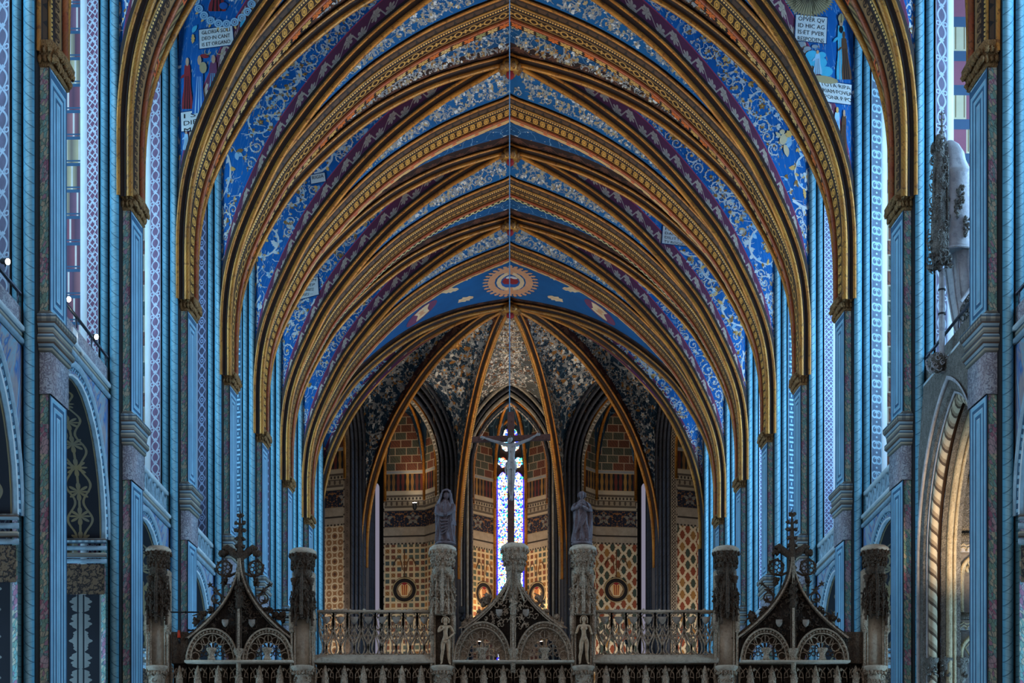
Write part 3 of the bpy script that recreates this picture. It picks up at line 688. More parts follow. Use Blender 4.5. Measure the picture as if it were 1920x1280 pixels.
def robe(A,x,y,h,w,col,shade,head='p_skin',lean=0,lay=3):
    """standing painted figure, (x,y) feet, h height in the same units"""
    L=[];R=[]; n=10
    for i in range(n+1):
        t=i/n; ww=w*(1-.55*t)*(1+.1*sin(t*9)); xx=x+lean*t; L.append((xx-ww,y-h*.84*t)); R.append((xx+ww,y-h*.84*t))
    A.strip(L,R,col,lay)
    for k in (-.5,.0,.45): A.stem([(x+lean*t+k*w*(1-.6*t),y-h*.84*t) for t in (0,.25,.5,.75)],w*.1,w*.04,shade,lay+1)
    A.ellipse(x+lean,y-h*.9,w*.32,h*.085,head,lay+1,0,8)
    A.leaf(x+lean-w*.5,y-h*.66,-.9 if lean>0 else 2.3,w*1.1,w*.22,col,0,0,None,lay+1)
def pict_r1(A):
    pq(A,((1492,28),(1550,34),(1548,82),(1490,76)),['OPVER QV','ID HIC AG','IS·ET PVER','RESPODENS'],11)
    pq(A,((1531,150),(1596,160),(1594,197),(1543,190)),['TOTA·RIPA','RIAM·FOVEA','PONR·P·POS'],11)
    for i in range(26):
        a=i/25*pi*1.05-.05; A.leaf(1517+14*cos(a),-8+8*sin(a),a,34,4.2,'p_sand',0,0,'p_dark',2)
    A.stem([(1522,22),(1522,30)],2,2,'p_sand',2)
    robe(A,1580,150,120,12,'p_sky','p_grey','p_skin',-4,3); robe(A,1587,150,92,9,'p_brown','p_dark','p_brown',-6,4)
    A.leaf(1576,44,-pi/2,18,6,'p_sand',0,0,'p_brown',6); A.leaf(1576,50,pi/2,14,4,'p_dark',0,0,None,6)
    for x,y,r in ((1500,84,9),(1513,92,7),(1527,88,6),(1505,98,5)): A.ellipse(x,y,r,r*.6,'p_grey',2,0,10)
    for x,y,r in ((1522,105,13),(1535,118,15),(1515,118,10),(1548,135,13),(1540,104,8)): A.ellipse(x,y,r,r*.75,'p_sky',2,0,12)
    robe(A,1532,140,46,8,'p_pale','p_grey','p_peach',0,4); A.ellipse(1545,150,26,7,'p_sand',3,.15,12)
    robe(A,1567,272,72,8,'p_pale','p_blue','p_gold',2,3); robe(A,1580,285,80,7,'p_brown','p_dark','p_skin',2,2)
def pict_l1(A):
    pq(A,((374,57),(436,49),(439,84),(375,92)),['GLORIA·SOLI','DEO·IN CANT','IS ET ORGANO'],10)
    pq(A,((340,212),(390,204),(378,243),(341,247)),['I S II','DIE·2·','MAIS'],12)
    for i in range(11):
        a=pi*(i+.3)/11.2; x=421+55*cos(a); y=-12+58*sin(a); A.ellipse(x,y,8,8,'p_pale',2,0,12,.6); A.ellipse(x,y,4,4,'p_pale',2,0,8,.4); A.leaf(x,y+6,a,8,2,'p_gold',0,0,None,2)
    robe(A,408,22,60,16,'p_red','p_dark','p_skin',0,2); A.ellipse(420,12,8,7,'p_blue',4,0,8)
    robe(A,352,205,98,10,'p_red','p_dark','p_skin',0,2); robe(A,373,215,112,12,'p_blue','p_pale','p_skin',2,4); robe(A,398,200,98,12,'p_purple','p_sky','p_skin',3,3)
    A.ellipse(382,128,7,11,'p_sand',6,0,10); A.leaf(377,105,.2,16,4,'p_red',0,0,None,6)
    for x in (390,412): A.stem([(x+6*cos(t),98+5*sin(t)) for t in (0,.8,1.6,2.4,3.2,4)],1,.6,'p_sand',2)
    for x,y in ((362,62),(452,52)): A.leaf(x,y,-1.2,16,4,'p_sky',.5,0,None,2); A.leaf(x,y+3,1.4,18,3,'p_gold',.5,3,None,2)
    robe(A,350,282,36,6,'p_pale','p_grey','p_skin',0,3); robe(A,360,284,34,6,'p_grey','p_dark','p_skin',0,3)
def pict_l3(A): pq(A,((583,329),(609,324),(611,340),(584,345)),['RIGIA'],9)
def pict_l4(A): pq(A,((574,522),(596,520),(598,552),(564,561)),['SAM','QEP','NARIETE','RES···'],8)
def pict_r4(A): pq(A,((1243,424),(1291,432),(1290,462),(1241,456)),['FRAIN·I','DANIEL·E','DILITTIVS','TV ROGVIT'],7)
def pict_r2(A):
    A.ellipse(1468,262,7,11,'p_cream',4,.3,10); A.ellipse(1466,248,5,5,'p_cream',4,0,8); A.leaf(1470,272,1.2,24,5,'p_cream',.3,0,None,4); A.leaf(1463,258,-2.4,14,3,'p_cream',.2,0,None,4); A.leaf(1472,256,-.6,18,6,'p_gold',.2,3,None,4)
PIX={(1,1):pict_r1,(1,-1):pict_l1,(3,-1):pict_l3,(4,-1):pict_l4,(4,1):pict_r4,(2,1):pict_r2}
AVOIDPX={(1,1):(1488,0,1600,290),(1,-1):(335,0,480,290),(3,-1):(580,322,613,348),(4,-1):(562,518,600,562),(4,1):(1240,422,1292,464)}
# ================================================================= floor and shell
mb=MB(); mb.box(-22,22,-8,110,-1.9,-1.6,'floor_stone'); tag(mb.build('floor'),kind='structure')
SIDE={-1:'left',1:'right'}
ceiling=empty('ceiling',(0,60,E+28),kind='structure')
walls={-1:empty('wall_left',(-14,60,0),kind='structure'),1:empty('wall_right',(14,60,0),kind='structure')}
ORD=['nearest','second','third','fourth','fifth','sixth','seventh','farthest']
# ================================================================= transverse arches
TST=['cart','cart','leaf','leaf','ochre','chain','ochre']
BANDS=['band_points','band_points','band_eggs','band_rings','band_eggs','band_small','band_small']
def arch_section(k):
    """list of (section points (b,n), material); b is measured eastwards from the east edge"""
    return [([(-1.22,.36),(-1.22,.30)],'arch_side_dark'),(roll(-1.17,.245,.06,170,330,7),'gold_roll'),
     ([(-1.105,.21),(-1.07,.19)],'moulding_dark'),([(-1.07,.19),(-.99,.115)],'band_tri'),([(-.99,.115),(-.96,.13),(-.94,.12)],'moulding_dark'),
     (roll(-.905,.10,.04,160,350,6),'gold_fine'),([(-.865,.10),(-.845,.16),(-.79,.17),(-.74,.12)],'moulding_brown'),([(-.74,.12),(-.69,.085)],'beads'),
     ([(-.69,.085),(-.66,.11),(-.63,.06)],'moulding_dark'),([(-.63,.06),(-.22,.04)],BANDS[k]),([(-.22,.04),(-.2,.07),(-.16,.05)],'moulding_dark'),
     (roll(-.085,.02,.075,160,380,8),'copper_roll'),([(-.01,.0),(.0,.0)],'moulding_dark'),([(.0,.0),(.36,.03)],'border_'+TST[k]),([(.36,.03),(.36,.36)],'moulding_dark')]
def sweep_arch(mb, secs, s, y0, P=PN):
    W=WS(s)
    for pts,mat in secs:
        Pg=np.zeros((len(pts),NP,3))
        for j,(b,n) in enumerate(pts):
            h,z,_=prof3(P,W,n); Pg[j,:,0]=s*h; Pg[j,:,1]=y0+b; Pg[j,:,2]=z
        sec=np.concatenate([[0],np.cumsum([math.hypot(pts[i+1][0]-pts[i][0],pts[i+1][1]-pts[i][1]) for i in range(len(pts)-1)])])
        UV=np.zeros((len(pts),NP,2)); UV[...,0]=sec[:,None]; UV[...,1]=ARCLEN[None,:]
        U2=UV.copy(); U2[...,0]=(sec/max(sec[-1],1e-6))[:,None]
        mb.grid(Pg,mat,UV,U2)
ARCHLAB=['band of painted triangles','ring-and-triangle band','egg-and-dart band','band of rings and rosettes','dense egg-shaped band','fine bead band','small ring band']
for n in range(7):
    y0=YE(n); a=empty('transverse_arch',(0,y0-.6,E+27.9),'%s painted gilt transverse arch of the vault counted from the camera'%(ORD[n] if n<6 else 'last'),'arch',group=None)
    groups={'outer_moulding':slice(0,4),'inner_moulding':slice(4,9),'ornament_band':slice(9,10),'edge_moulding':slice(10,13),'leaf_border':slice(13,15)}
    secs=arch_section(n)
    for nm,sl in groups.items():
        mb=MB()
        for s in (-1,1): sweep_arch(mb,secs[sl],s,y0)
        mb.build(nm,a)
# ================================================================= diagonal and apse ribs
def rib_mesh(mb, boss, A, P, R, w=.14, hang=.04, mats=('rib_gold','beads','moulding_dark'), shift=False):
    """rib from the boss to plan point A"""
    boss=np.array(boss,float);A=np.array(A,float); d=A-boss; L=np.linalg.norm(d); dirn=d/L; side=np.array([dirn[1],-dirn[0]])
    if side[1]>0: side=-side            # side points west
    secs=[([(w+.0,.36),(w+.02,.24)],mats[2]),(roll(w+.02,.20,.05,30,-130,7),'gold_roll'),([(w-.01,.16),(w-.04,.19),(w-.06,.10)],mats[2]),([(w-.06,.10),(.08,.05)],mats[2]),(roll(0,.0,.08,40,-220,9),mats[0]),
          ([(-.075,.05),(-.09,.1)],mats[2]),([(-.09,.1),(-w-.02,.12)],mats[1]),([(-w-.02,.12),(-w-.05,.36)],mats[2])]
    for pts,mat in secs:
        Pg=np.zeros((len(pts),NP,3))
        for j,(b,n) in enumerate(pts):
            h,z,_=prof3(P,R,n+hang); f=h/R
            Pg[j,:,0]=boss[0]+d[0]*f+side[0]*b; Pg[j,:,1]=boss[1]+d[1]*f+side[1]*b+(yshift(P[:,0],NP) if shift else 0); Pg[j,:,2]=z
        sec=np.concatenate([[0],np.cumsum([math.hypot(pts[i+1][0]-pts[i][0],pts[i+1][1]-pts[i][1]) for i in range(len(pts)-1)])])
        UV=np.zeros((len(pts),NP,2)); UV[...,0]=sec[:,None]; UV[...,1]=ARCLEN[None,:]; U2=UV.copy(); U2[...,0]=(sec/max(sec[-1],1e-6))[:,None]
        mb.grid(Pg,mat,UV,U2)
def boss_thing(y, r, lab, x=0):
    t=empty('roof_boss',(x,y,E+27.8),lab,'roof boss','carved bosses along the vault ridge')
    mb=MB(); mb.lathe([(r*.5,.3),(r*.8,.25),(r,.1),(r*.95,-.02),(r*.7,-.1),(r*.3,-.14)],(x,y,27.62),'gold_fine',14); mb.build('disc',t)
    mb=MB()
    for i in range(10):
        a=2*pi*i/10; mb.blob((x+r*cos(a)*.95,y+r*sin(a)*.95,27.62),(.09,.09,.12),'capital_paint')
    mb.blob((x,y-.05,27.42),(r*.5,r*.5,.16),'p_red'); mb.build('carving',t)
BAYS={}
for b in range(0,6):                     # bay b lies between piers b and b+1
    y0=YE(b); y1=YE(b+1)-TH; ym=(y0+y1)/2; BAYS[b]=(y0,y1,ym,(y1-y0)/2)
    for s in (-1,1):
        W=WS(s)
        for t,(yy,nm) in enumerate(((y0-.05,'near'),(y1+.05,'far'))):
            mb=MB(); rib_mesh(mb,(0,ym),(s*(W),yy),PN,W,shift=(t==0))
            tag(mb.build('diagonal_rib'),'gilt diagonal rib from the %s boss to its %s %s pier'%(ORD[b],nm,SIDE[s]),'rib','diagonal ribs of the nave vault')
    boss_thing(ym,.36,'round carved boss where the diagonal ribs of the %s bay cross'%ORD[b])
# apse
def apv(th,s): return (s*RA*sin(radians(th)), BOSS_Y+RA*cos(radians(th)))
TH_=(17.3,53.0,86.0)
for s in (-1,1):
    for k,th in enumerate(TH_):
        mb=MB(); rib_mesh(mb,(0,BOSS_Y),apv(th,s),PA,RA,.19,.02,('rib_gold','beads','moulding_dark'))
        tag(mb.build('apse_rib'),'gilt apse rib, %s one %s of the stained glass window'%(['first','second','third'][k],SIDE[s]),'rib','radiating ribs of the apse vault')
    mb=MB(); rib_mesh(mb,(0,BOSS_Y),(s*WS(s),YE(6)-.05),PN,WS(s),.15,.02,shift=True)
    tag(mb.build('apse_rib'),'gilt rib from the apse boss back to the last %s nave pier'%SIDE[s],'rib','radiating ribs of the apse vault')
boss_thing(BOSS_Y,.5,'gilt boss where the apse ribs meet above the hanging crucifix')
# ================================================================= vault webs
LEAFN=('p_white','p_gold','p_pale','p_ochre','p_white'); LEAFA=('p_grey','p_white','p_ochre','p_grey')
TST=['cart','cart','leaf','leaf','ochre','chain','ochre']   # border on the east side of each arch
def tcell_grid(y0, ym, h, s, east):
    """cell between a transverse arch and the diagonals on its east (or west) side"""
    W=WS(s); hh,zz,fx=prof3(PN,W,.30); m=9; Gd=np.zeros((NP,m,3)); UV=np.zeros((NP,m,2)); U2=np.zeros((NP,m,2))
    for i in range(NP):
        yd=ym-h*min(1,fx[i])+yshift(fx,NP)[i] if east else ym+h*min(1,fx[i])
        ya=y0
        for j in range(m):
            t=j/(m-1); y=ya+(yd-ya)*t; Gd[i,j]=(s*hh[i],y,zz[i]); UV[i,j]=(ARCLEN[i],abs(yd-y)); U2[i,j]=(ARCLEN[i],abs(y-ya))
    return Gd,UV,U2
def inbox(S,q,x0,y0_,x1,y1_):
    V=S(np.array(q[:1]),0)[0]; X_=957+F*V[0]/V[1]; Y_=1650-F*V[2]/V[1]; return x0<X_<x1 and y0_<Y_<y1_
def build_cell(parent, Gd, mat, seed, paint=True, pk=None, leafs=LEAFN, stem='p_white', v0=.86, inside=(0,0,0), extra=None, both=False, dens=1.0, avoid=None, rmax=1.05):
    mb=MB(); UV,_,_=uvcell(Gd); mb.grid(Gd,mat,UV,UV)
    if paint:
        S=Surf(Gd,inside); A=rinceau(S,seed,v0,leafs,stem,dens,rmax,both=both,avoid=avoid)
        if pk in AVOIDPX:
            x0,y0_,x1,y1_=AVOIDPX[pk]; A.p=[k for k in A.p if not inbox(S,k[0],x0,y0_,x1,y1_)]
        A.emit(mb,S)
        if pk in PIX:
            A2=Art(3); PIX[pk](A2); emit_px(A2,mb,PixSurf(S))
    mb.build('vault_web',parent)
# pictures painted on the big lateral cells
def plaque(A,u0,v0,wd,ht,lines,ax,ay,th,mat='p_white'):
    """tablet whose lower-left corner is (u0,v0)"""
    def q(a,b): return (u0+ax[0]*a+ay[0]*b, v0+ax[1]*a+ay[1]*b)
    n=6; A.strip([q(wd*i/n,0) for i in range(n+1)],[q(wd*i/n,ht) for i in range(n+1)],mat,1)
    A.strip([q(-.06+(wd+.12)*i/n,-.06) for i in range(n+1)],[q(-.06+(wd+.12)*i/n,ht+.06) for i in range(n+1)],'p_deep',0)
    o=q(wd*.06,ht-th*1.0); textart(A,lines,o[0],o[1],ax,ay,th,'p_dark',3,just=wd*.88)
for b in range(0,6):
    y0,y1,ym,h=BAYS[b]
    for s in (-1,1):
        W=WS(s)
        G1,U1,V1=tcell_grid(y0+.0,ym,h,s,True); mb=MB(); mb.grid(G1,'web_'+TST[b],U1,V1)
        S=Surf(G1,(0,ym,0),rev=False,du=.15,dv=.1)
        if b<4:
            A=rinceau(S,50+b*2+s,.42,('p_grey','p_sand','p_grey','p_white','p_ochre'),'p_grey',.8,.8,umin=.2,umax=9,both=True)
            A.emit(mb,S)
        mb.build('vault_web',ceiling)
        G2,U2_,V2=tcell_grid(y1+.02,ym,h,s,False); mb=MB(); mb.grid(G2,'web_crown',U2_,V2)
        S=Surf(G2,(0,ym,0),rev=False,du=.15,dv=.1)
        if True:
            A=rinceau(S,80+b*2+s,.2,('p_grey','p_grey','p_sand','p_white'),'p_grey',.9,.8,umin=.2,umax=9,both=True); A.emit(mb,S)
        mb.build('vault_web',ceiling)
        Gd=cellfun((0,ym),(s*W,y0-.05),(s*W,y1+.05),PN,W,h,22.0,True)
        build_cell(ceiling,Gd,'web_lateral',200+b*7+s,True,pk=(b,s),inside=(s*(W+.3),ym,4))
# cell between the last transverse arch and the apse boss, and the apse cells
y0=YE(6)
for s in (-1,1):
    G1,U1,V1=tcell_grid(y0,BOSS_Y,BOSS_Y-y0,s,True); mb=MB(); mb.grid(G1,'web_crown',U1,V1)
    S=Surf(G1,(0,78,0),rev=False,du=.15,dv=.1); A=Art(5); A.ok=lambda u,v:True
    PAINT_CROWN=True
    A.ellipse(0,3.2,1.15,1.75,'p_peach',0,0,16); A.ellipse(0,3.2,.72,1.2,'p_cream',1,0,14); A.ellipse(0,3.2,.5,.85,'p_blue',2,0,12)
    A.p=[(q,m,l) for q,m,l in A.p if all(p[0]>=-.001 for p in q)]
    for i in range(16):
        a=-pi/2+pi*i/15; A.leaf(1.1*cos(a),3.2+1.7*sin(a),a,.34,.1,'p_peach',.4,3,None,3)
    A.ellipse(.1,3.1,.34,.5,'p_red',3,0,8); A.ellipse(.18 if s>0 else .05,2.7,.2,.16,'p_white',4,0,8)
    for (u,v,a) in ((1.9,4.6,.3),(2.6,3.3,-.3),(1.9,2.0,.2)): A.leaf(u,v,a,.9,.26,'p_cream',.5,3,'p_peach',2)
    A.p=[([(p[0],p[1]-.72*p[0]+.35) for p in q],m,l) for q,m,l in A.p]
    A.ellipse(4.6,2.0,.95,.62,'p_purple',0,.5,14); A.ellipse(4.6,2.0,.8,.5,'p_cream',1,.5,14); A.ellipse(4.6,2.0,.3,.3,'p_peach',2,0,8)
    A.emit(mb,S); mb.build('vault_web',ceiling)
    V=[(s*WS(s),YE(6)-.05)]+[apv(t,s) for t in TH_[::-1]]
    for k in range(3):
        a,b=V[k],V[k+1]; hw=math.dist(a,b)/2
        P=PN if k==0 else PA; R=WS(s) if k==0 else RA
        Gd=cellfun((0,BOSS_Y),a,b,P,R,hw if k==0 else hw-.25,22.0 if k==0 else 22.2,k==0)
        S0=None
        mb=MB(); UV,_,_=uvcell(Gd); mb.grid(Gd,'web_apse' if k else 'web_lateral',UV,UV)
        for rev in (True,False):
            S=Surf(Gd,((a[0]+b[0])*.52,BOSS_Y+((a[1]+b[1])/2-BOSS_Y)*1.04,4),rev=rev); A=rinceau(S,300+k*9+s+(4 if rev else 0),.6,LEAFA if k else LEAFN,'p_grey' if k else 'p_white',1.0,1.0,umin=.8); A.emit(mb,S)
        mb.build('vault_web',ceiling)
a,b=apv(TH_[0],-1),apv(TH_[0],1); Gd=cellfun((0,BOSS_Y),a,b,PA,RA,math.dist(a,b)/2-.2,22.2)
mb=MB(); UV,_,_=uvcell(Gd); mb.grid(Gd,'web_apse_mid',UV,UV)
for rev in (True,False):
    S=Surf(Gd,(0,BOSS_Y+9.4,4),rev=rev); A=rinceau(S,360+rev,.3,('p_grey','p_white','p_brown'),'p_grey',.9,.55,umin=.8)
    for i in range(9): A.stem([(1.2+i*.75+.05*math.sin(j)-.06*j,S.vh(1.2+i*.75)-.8*(j/5)) for j in range(6)],.03,.012,'p_sand',3)
    A.emit(mb,S)
mb.build('vault_web',ceiling)
# ================================================================= piers
def pier_mesh(n,s):
    W=WS(s); y=YE(n); 
    t=empty('pier',(s*(W+.4),y-.6,0),'blue painted pier with gilt capital, %s on the %s side from the camera'%(ORD[n],SIDE[s]),'pier')
    zb=-1.6; zt=16.1
    def X(a): return s*(W+a)
    # pilaster front (nested painted frames), slightly splayed towards the west
    mb=MB(); zs=np.array([zb,9.3,9.45,10.15,10.25,10.95,11.1,zt]); 
    mb2=MB(); mb3=MB()
    def wallstrip(mbx,pts,z0,z1,mat,nz=2):
        pts=np.array(pts,float); L=np.concatenate([[0],np.cumsum(np.linalg.norm(np.diff(pts,axis=0),axis=1))]); z=np.linspace(z0,z1,nz)
        Pg=np.zeros((len(pts),nz,3)); Pg[:,:,0]=X(0)*0+np.array([X(p[0]) for p in pts])[:,None]; Pg[:,:,1]=(y+pts[:,1])[:,None]; Pg[:,:,2]=z[None]
        UV=np.zeros((len(pts),nz,2)); UV[...,0]=L[:,None]; UV[...,1]=z[None]; U2=UV.copy(); U2[...,0]=(L/L[-1])[:,None]; mbx.grid(Pg,mat,UV,U2)
    fr_=[(.0,0),(.05,-1.05)]
    for z0,z1 in ((zb,9.4),(11.0,zt)): wallstrip(mb,fr_,z0,z1,'frames')
    mb.build('pilaster_face',t)
    mb=MB(); 
    for z0,z1 in ((zb,9.4),(11.0,zt)):
        wallstrip(mb,[(.05,-1.05),(.065,-1.08),(.075,-1.05)],z0,z1,'groove'); wallstrip(mb,[(.075,-1.05),(.24,-1.05)],z0,z1,'garland')
    wallstrip(mb,[(.24,-1.05),(.26,-.95),(.28,-1.05)],zb,22,'groove')
    wallstrip(mb,[(0,0),(.3,.0),(.8,.0)],zb,24,'garland')
    mb.build('side_strip',t)
    # frieze and cornice wrapping pilaster
    mb=MB(); wallstrip(mb,[(.24,-1.09),(.02,-1.09),(-.03,.03),(.1,.03)],9.4,10.2,'relief_frieze'); mb.build('frieze',t)
    mb=MB()
    prof=[(0,10.2),(.06,10.25),(.06,10.33),(.12,10.40),(.12,10.5),(.07,10.55),(.09,10.7),(.15,10.8),(.15,10.9),(.04,10.97),(0,11.02)]
    Pg=np.zeros((4,len(prof),3))
    for j,(o,z) in enumerate(prof):
        for i,(a,b_) in enumerate(((.26,-1.06-o),(.04-o,-1.06-o),(-.0-o,0.03+o),(.2,.03+o))): Pg[i,j]=(X(a),y+b_,z)
    mb.grid(Pg,'cornice_bands'); mb.build('cornice',t)
    # capital: flaring block with carved leaves
    mb=MB(); prof=[(.0,15.72),(.05,15.76),(.02,15.84),(.07,15.98),(.12,16.1),(.13,16.2),(.03,16.24)]
    Pg=np.zeros((5,len(prof),3))
    for j,(o,z) in enumerate(prof):
        for i,(a,b_) in enumerate(((.30,-1.05-o),(.05-o*.6,-1.05-o),(-.0-o,-.5),(-o,0.0+o),(.25,o))): Pg[i,j]=(X(a),y+b_,z)
    mb.grid(Pg,'capital_paint'); cap=mb.build('capital',t); mb=MB()
    rr=random.Random(n*3+s)
    for row,zz in enumerate((15.86,16.02)):
        for i in range(9):
            tt=(i+.5*row)/9; b_=-1.12+tt*1.2; mb.blob((X(-.06-.05*row),y+b_,zz+rr.uniform(-.02,.02)),(.06,.075,.085),'capital_paint',5,.3,i)
        for i in range(3): mb.blob((X(.02+i*.1),y-1.14-.04*row,zz),(.05,.05,.08),'capital_paint',5,.3,i+20)
    mb.build('carved_leaves',cap)
    # stilt between the capital and the arch
    return t
for n in range(0,7):
    for s in (-1,1): pier_mesh(n,s)
# ================================================================= bay openings: shafts, ornament strips, wall arches
STRIPS={(-1):'strip_vine2',0:'strip_knot',1:'strip_vine',2:'strip_diamond',3:'strip_key',4:'strip_diamond',5:'strip_key'}
STRIPR={(-1):'strip_vine2',0:'strip_vine2',1:'strip_heart',2:'strip_lattice',3:'strip_key',4:'strip_lattice',5:'strip_diamond'}
def opening(parent_label, sec, org, out, along, hw, z0, zb, name='wall_arch', cat='arch', group='painted arches framing the bays', nv=6, k=1.0):
    """sweep sections around a pointed opening. sec: list of (part, [(a,n)..], material). org plan centre, out/along plan unit vectors"""
    t=empty(name,(org[0]+out[0]*.5,org[1]+out[1]*.5,0),parent_label,cat,group)
    parts={}
    for part,pts,mat in sec:
        mb=parts.setdefault(part,MB()); rows=[]
        for a,n in pts:
            L=lancet(max(.05,hw+n),z0,zb,k,14,nv); rows.append([(org[0]+out[0]*a+along[0]*q, org[1]+out[1]*a+along[1]*q, z) for q,z in L])
        P=np.array(rows); seg=np.concatenate([[0],np.cumsum([math.dist(pts[i],pts[i+1]) for i in range(len(pts)-1)])])
        al=np.concatenate([[0],np.cumsum(np.linalg.norm(np.diff(P[0],axis=0),axis=1))]); al=np.minimum(al,al[-1]-al)
        UV=np.zeros((*P.shape[:2],2)); UV[...,0]=seg[:,None]; UV[...,1]=al[None]+zb; U2=UV.copy(); U2[...,0]=(seg/max(seg[-1],1e-6))[:,None]; U2[...,1]=P[...,2]
        mb.grid(P,mat,UV,U2)
    for part,mb in parts.items(): mb.build(part,t)
    return t
def wallsec(strip, masonry):
    R1=[(a,n) for a,n in roll(.385,.02,.108,180,360,8)]; R2=[(a,n) for a,n in roll(.625,.03,.092,180,360,8)]
    # a grows outward, n toward the pier (n<0 = into the opening): rolls bulge towards n<0
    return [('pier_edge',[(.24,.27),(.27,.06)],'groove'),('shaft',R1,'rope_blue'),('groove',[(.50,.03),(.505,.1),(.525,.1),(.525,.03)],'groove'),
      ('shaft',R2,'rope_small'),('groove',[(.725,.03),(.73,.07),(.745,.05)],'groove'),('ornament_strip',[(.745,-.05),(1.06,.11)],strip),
      ('white_border',[(1.06,.11),(1.08,.10),(1.22,.17)],'reveal_white'),('painted_masonry',[(1.22,.18),(2.2,.20),(4.6,.20)],masonry)]
RAIL={(-1):11.25,0:12.2,1:10.65,2:10.6,3:10.6,4:10.6,5:10.6,6:10.6}
def bay_wall(b,s):
    W=WS(s)
    if b<6: y0=YE(b); y1=YE(b+1)-TH
    else: y0=YE(6); y1=BOSS_Y+.3
    ym=(y0+y1)/2; h=(y1-y0)/2; lab='%s bay on the %s'%({-1:'half visible nearest'}.get(b,ORD[min(b,7)] if b>=0 else ''),SIDE[s])
    strip=(STRIPS if s<0 else STRIPR).get(b,'strip_key'); mas=('wall_barrel' if s<0 else 'wall_cubes') if b<=0 else 'wall_brick'
    opening('rope-painted shafts and pointed arch framing the %s'%lab, wallsec(strip,mas),(s*W,ym),(s,0),(0,1),h,22.0,-1.6 if b>-2 else 0)
    # outer wall with its window
    wp=walls[s]; mb=MB(); xo=s*(W+4.6); 
    L=lancet(.95,21.0,12.6,1.0,8,2); 
    # wall around the window as quads between window outline and a rectangle
    out=[]; n=len(L)
    for q,z in L: out.append((max(-h-.3,min(h+.3,q*(h+.3)/.95)), z))
    zt=29.0; Pg=np.zeros((3,n,3))
    for i,(q,z) in enumerate(L):
        Pg[0,i]=(xo,ym+q,z); Pg[1,i]=(xo,ym+(h+.3)*np.sign(q) if abs(q)>.01 else ym,z if i not in (n//2,) else zt); Pg[2,i]=(xo,Pg[1,i][1],z if i!=n//2 else zt)
    for i in range(n):
        q=L[i][0]; f=i/(n-1)
        if abs(q)>.93: Pg[1,i]=(xo,ym+(h+.3)*np.sign(q),L[i][1])
        else: Pg[1,i]=(xo,ym+(h+.3)*(q/.95),zt)
        Pg[2,i]=Pg[1,i]
    mb.grid(Pg[:2],'plaster')
    mb.hexa([(xo,ym-h-.3,-1.6),(xo+s*.4,ym-h-.3,-1.6),(xo+s*.4,ym+h+.3,-1.6),(xo,ym+h+.3,-1.6),(xo,ym-h-.3,12.6),(xo+s*.4,ym-h-.3,12.6),(xo+s*.4,ym+h+.3,12.6),(xo,ym+h+.3,12.6)],'gallery_paint')
    mb.build('bay_outer_wall',wp)
    wn=empty('window_%d'%(b*2+(3 if s>0 else 2)+0),(xo+s*.1,ym,E+12),kind='structure'); mb=MB()
    V=[(xo+s*.1,ym+q,z) for q,z in L]; mb.add(V,[tuple(range(n))],'daylight_left' if s<0 else 'daylight_right'); mb.build('window_pane',wn)
    mb=MB(); 
    for q in (-.48,0,.48): mb.box(xo-.03,xo+.03,ym+q-.04,ym+q+.04,12.6,22.0,'window_frame')
    for k in range(9): mb.box(xo-.02,xo+.02,ym-.95,ym+.95,12.8+k,12.84+k,'window_frame')
    mb.build('window_bars',wn)
    mb=MB(); V=[(xo-s*.03,ym+q,z) for q,z in lancet(.8,5.2,1.0,1.0,8,2)]; mb.add(V,[tuple(range(len(V)))],'daylight_low'); mb.build('lower_window_pane',wn)
    # gallery: floor, front wall with round arch, balustrade
    g=empty('gallery',(s*(W+1),ym,E+10),'painted side gallery above the chapel arch of the %s'%lab,'gallery','galleries above the side chapels')
    rail=RAIL[b]; zg=rail-.95; a0=.52
    hw=h-.28; zsp=zg-hw*1.15-.42; R=hw
    ang=[pi*i/20 for i in range(21)]
    def arcpts(r,a,zf=1.15): return [(s*(W+a),ym-r*cos(t),zsp+r*zf*sin(t)) for t in ang]
    def sh(i,a): return s*(W+a)
    tribune=(b==0 and s>0)
    if tribune: a0=.34; hw_s=hw; hw=2.62
    mb=MB(); inn=arcpts(hw,a0) if not tribune else [(s*(W+.33),ym+q,z) for q,z in lancet(2.66,7.3,-1.6,.7,10,1)]; outr=[]
    for i,t in enumerate(ang):
        c=-cos(t); 
        outr.append((s*(W+a0), ym+(h)*max(-1,min(1,c*1.35)), zg if 2<i<18 else zsp+(zg-zsp)*min(1,(min(i,20-i))/3)))
    if tribune:
        n_=len(inn); outr=[(s*(W+.33),ym+max(-h,min(h,(i/(n_-1)*2-1)*h*2.2)),p[2] if (i<7 or i>n_-8) else zg+.1) for i,p in enumerate(inn)]
    mb.grid(np.array([inn,outr]),'gallery_paint' if not tribune else 'tribune_carved')
    mb.build('spandrel_wall',g)
    if not tribune:
     mb=MB()
     r0=[arcpts(hw+.30,a0-.02),arcpts(hw+.28,a0-.06),arcpts(hw+.2,a0-.07),arcpts(hw+.17,a0-.03)]; mb.grid(np.array(r0),'gallery_pale')
     mb.grid(np.array([arcpts(hw+.17,a0-.03),arcpts(hw+.05,a0+.02)]),'strip_key'); mb.grid(np.array([arcpts(hw+.05,a0+.02),arcpts(hw+.03,a0-.02),arcpts(hw,a0)]),'white_edge')
     mb.build('archivolt',g)
     mb=MB(); P=np.array([arcpts(hw,a0),arcpts(hw,a0+.10)]); mb.grid(P,'gallery_pale')
     seg=np.array([0,.8]); P=np.array([arcpts(hw-.02,a0+.10),arcpts(hw-.02,a0+1.05)]); al=np.concatenate([[0],np.cumsum(np.linalg.norm(np.diff(P[0],axis=0),axis=1))])
